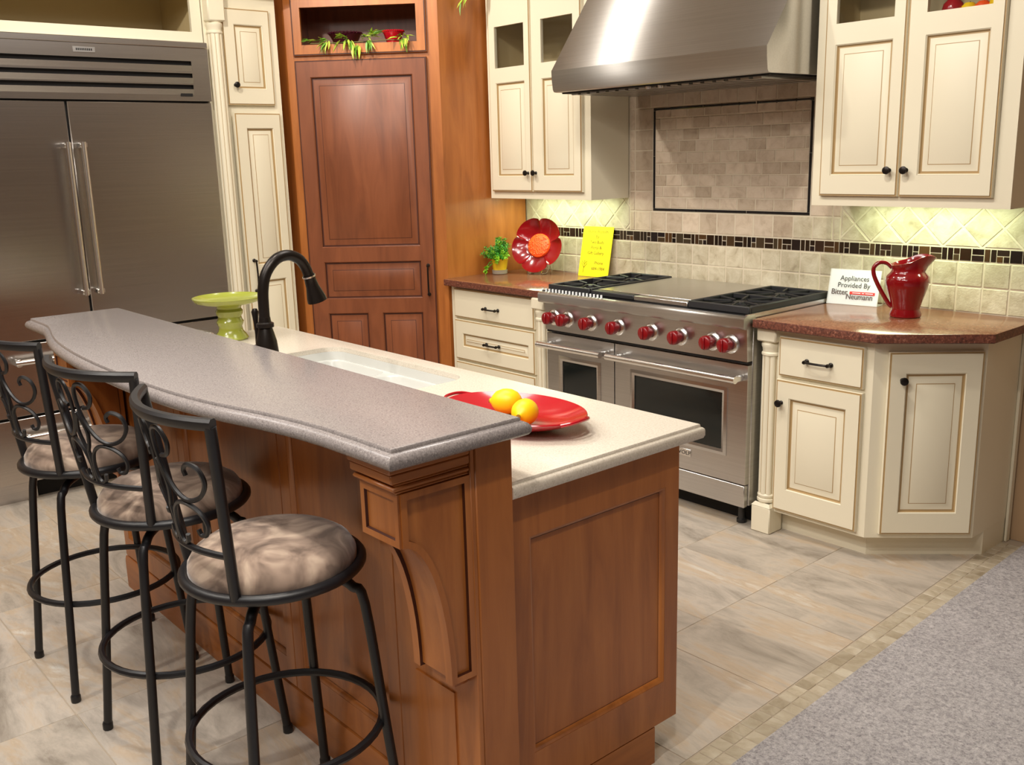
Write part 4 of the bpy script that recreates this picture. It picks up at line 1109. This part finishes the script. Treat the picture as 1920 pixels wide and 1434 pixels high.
for u, z, d_, nn_, dr, el, sz in ((-.69, 2.222, -.012, 10, PI, -.12, .8), (-.62, 2.222, -.012, 8, -PI*.75, .0, .9), (-.60, 2.205, -.034, 10, -PI*.65, .75, .9), (-.53, 2.224, -.012, 10, -PI*.5, -.1, 1), (-.49, 2.208, -.034, 12, -PI/2, .8, 1),
                               (-.45, 2.185, -.034, 10, -PI/2, 1.25, 1), (-.40, 2.224, -.012, 12, -PI*.3, -.1, 1), (-.38, 2.208, -.034, 7, -PI*.4, .9, .9), (-.37, 2.235, .0, 16, .05, -.35, 1), (-.19, 2.222, -.012, 9, -PI/2, .0, .9), (-.175, 2.206, -.034, 9, -PI/2, 1.1, .9)):
    spray(t, at(u, z, d_), (dr, nn_, el), R4, .6, sz)
t = thing('leaf_garland', 'lime bamboo leaves hanging from the top of the cream wall cabinet', 'garland', (-.80, -.375, 2.47), 0)
m = MB(); m.tube(catmull([(.10, .10, .08), (.06, .03, .085), (.01, -.015, .07), (-.03, -.05, .03), (-.040, -.080, -.06)], 4), .003, 6); part('vine', m, M['stem'], t)
for k in range(10): spray(t, lambda r, k=k: (-.050+.006*k+r.gauss(0, .005), -.085+.006*k+r.gauss(0, .008), -.065+.012*k), (-1.9 if k % 2 else -1.2, 1, 1.15), R4, .3, 1.3, (1, 1, 0))
# inside the glazed wall cabinets
t = thing('leaf_sprig', 'small green leaf sprig inside the glazed cabinet by the hood', 'leaves', (-.28, -.17, 2.0267), 0)
m = MB(); m.tube(catmull([(0, 0, 0), (.01, 0, .05), (.03, -.01, .085)], 4), .003, 6); part('stem', m, M['stem'], t)
for k in range(8): spray(t, lambda r, k=k: (.002*k, 0, .03+.007*k), (k*.9, 1, -.3), R4, .4, .7, (2, 2, 0))
def fruit(name, label, mat, x, r, sz=1, extra=None):
    t = thing(name, label, 'fruit', (x, -.20, 2.0267))
    m = MB(); prof = [(.0001, 0), (r*.5, r*.06), (r*.86, r*.45), (r, sz*r), (r*.88, sz*r*1.5), (r*.5, sz*r*1.88), (r*.15, sz*r*1.86), (.0001, sz*r*1.80)]
    m.lathe(prof, 20); part('flesh', m, mat, t)
    m = MB(); m.tube([(0, 0, sz*r*1.78), (.003, 0, sz*r*2.05)], .002, 6); part('stem', m, M['stem'], t)
fruit('apple', 'dark red apple inside the glazed cabinet above the pitcher', M['redglaze'], 1.735, .040)
fruit('apple', 'yellow apple inside the glazed cabinet between red and orange fruit', M['lemon'], 1.795, .030)
fruit('orange', 'orange fruit inside the glazed cabinet above the pitcher', M['orange'], 1.845, .030)
fruit('pear', 'yellow pear inside the glazed cabinet beside the orange fruit', M['lemon'], 1.905, .036, 1.15)

# ---------------------------------------------------------------- ceiling spots and added fill panels
for i, (x, y, ax, ay, az, wt, *cone) in enumerate(SPOTS):
    t = thing('recessed_spotlight', 'round recessed ceiling spotlight with white trim', 'light', (x, y, CEIL-.001), 0, 'recessed ceiling spotlights')
    m = MB(); m.lathe([(.055, -.002), (.085, -.006), (.088, 0), (.055, 0)], 24, cap=False); part('trim_ring', m, M['white'], t)
    ld = bpy.data.lights.new('lamp', 'SPOT'); ld.energy = wt*3.4; ld.color = WARM; ld.spot_size = math.radians(cone[0] if cone else SPOT_SIZE); ld.spot_blend = .9; ld.shadow_soft_size = .04
    lo = bpy.data.objects.new('lamp', ld); COL.objects.link(lo); lo.parent = t; lo.location = (0, 0, -.03)
    lo.rotation_euler = Vector((ax-x, ay-y, az-CEIL)).to_track_quat('-Z', 'Y').to_euler()
for x, y, sx, sy, wt in FILL_PANELS:
    t = thing('ceiling_fill_panel', 'unseen rectangular ceiling panel added for soft fill light', 'light', (x, y, CEIL-.001), 0, 'added ceiling fill panels')
    m = MB(); m.box(-sx/2-.02, -sy/2-.02, -.03, sx/2+.02, sy/2+.02, 0, 0, .004); part('frame', m, M['white'], t)
    ld = bpy.data.lights.new('fill_light', 'AREA'); ld.shape = 'RECTANGLE'; ld.size = sx; ld.size_y = sy; ld.energy = wt*3.2; ld.color = (1, .96, .91)
    lo = bpy.data.objects.new('fill_light', ld); COL.objects.link(lo); lo.parent = t; lo.location = (0, 0, -.032)
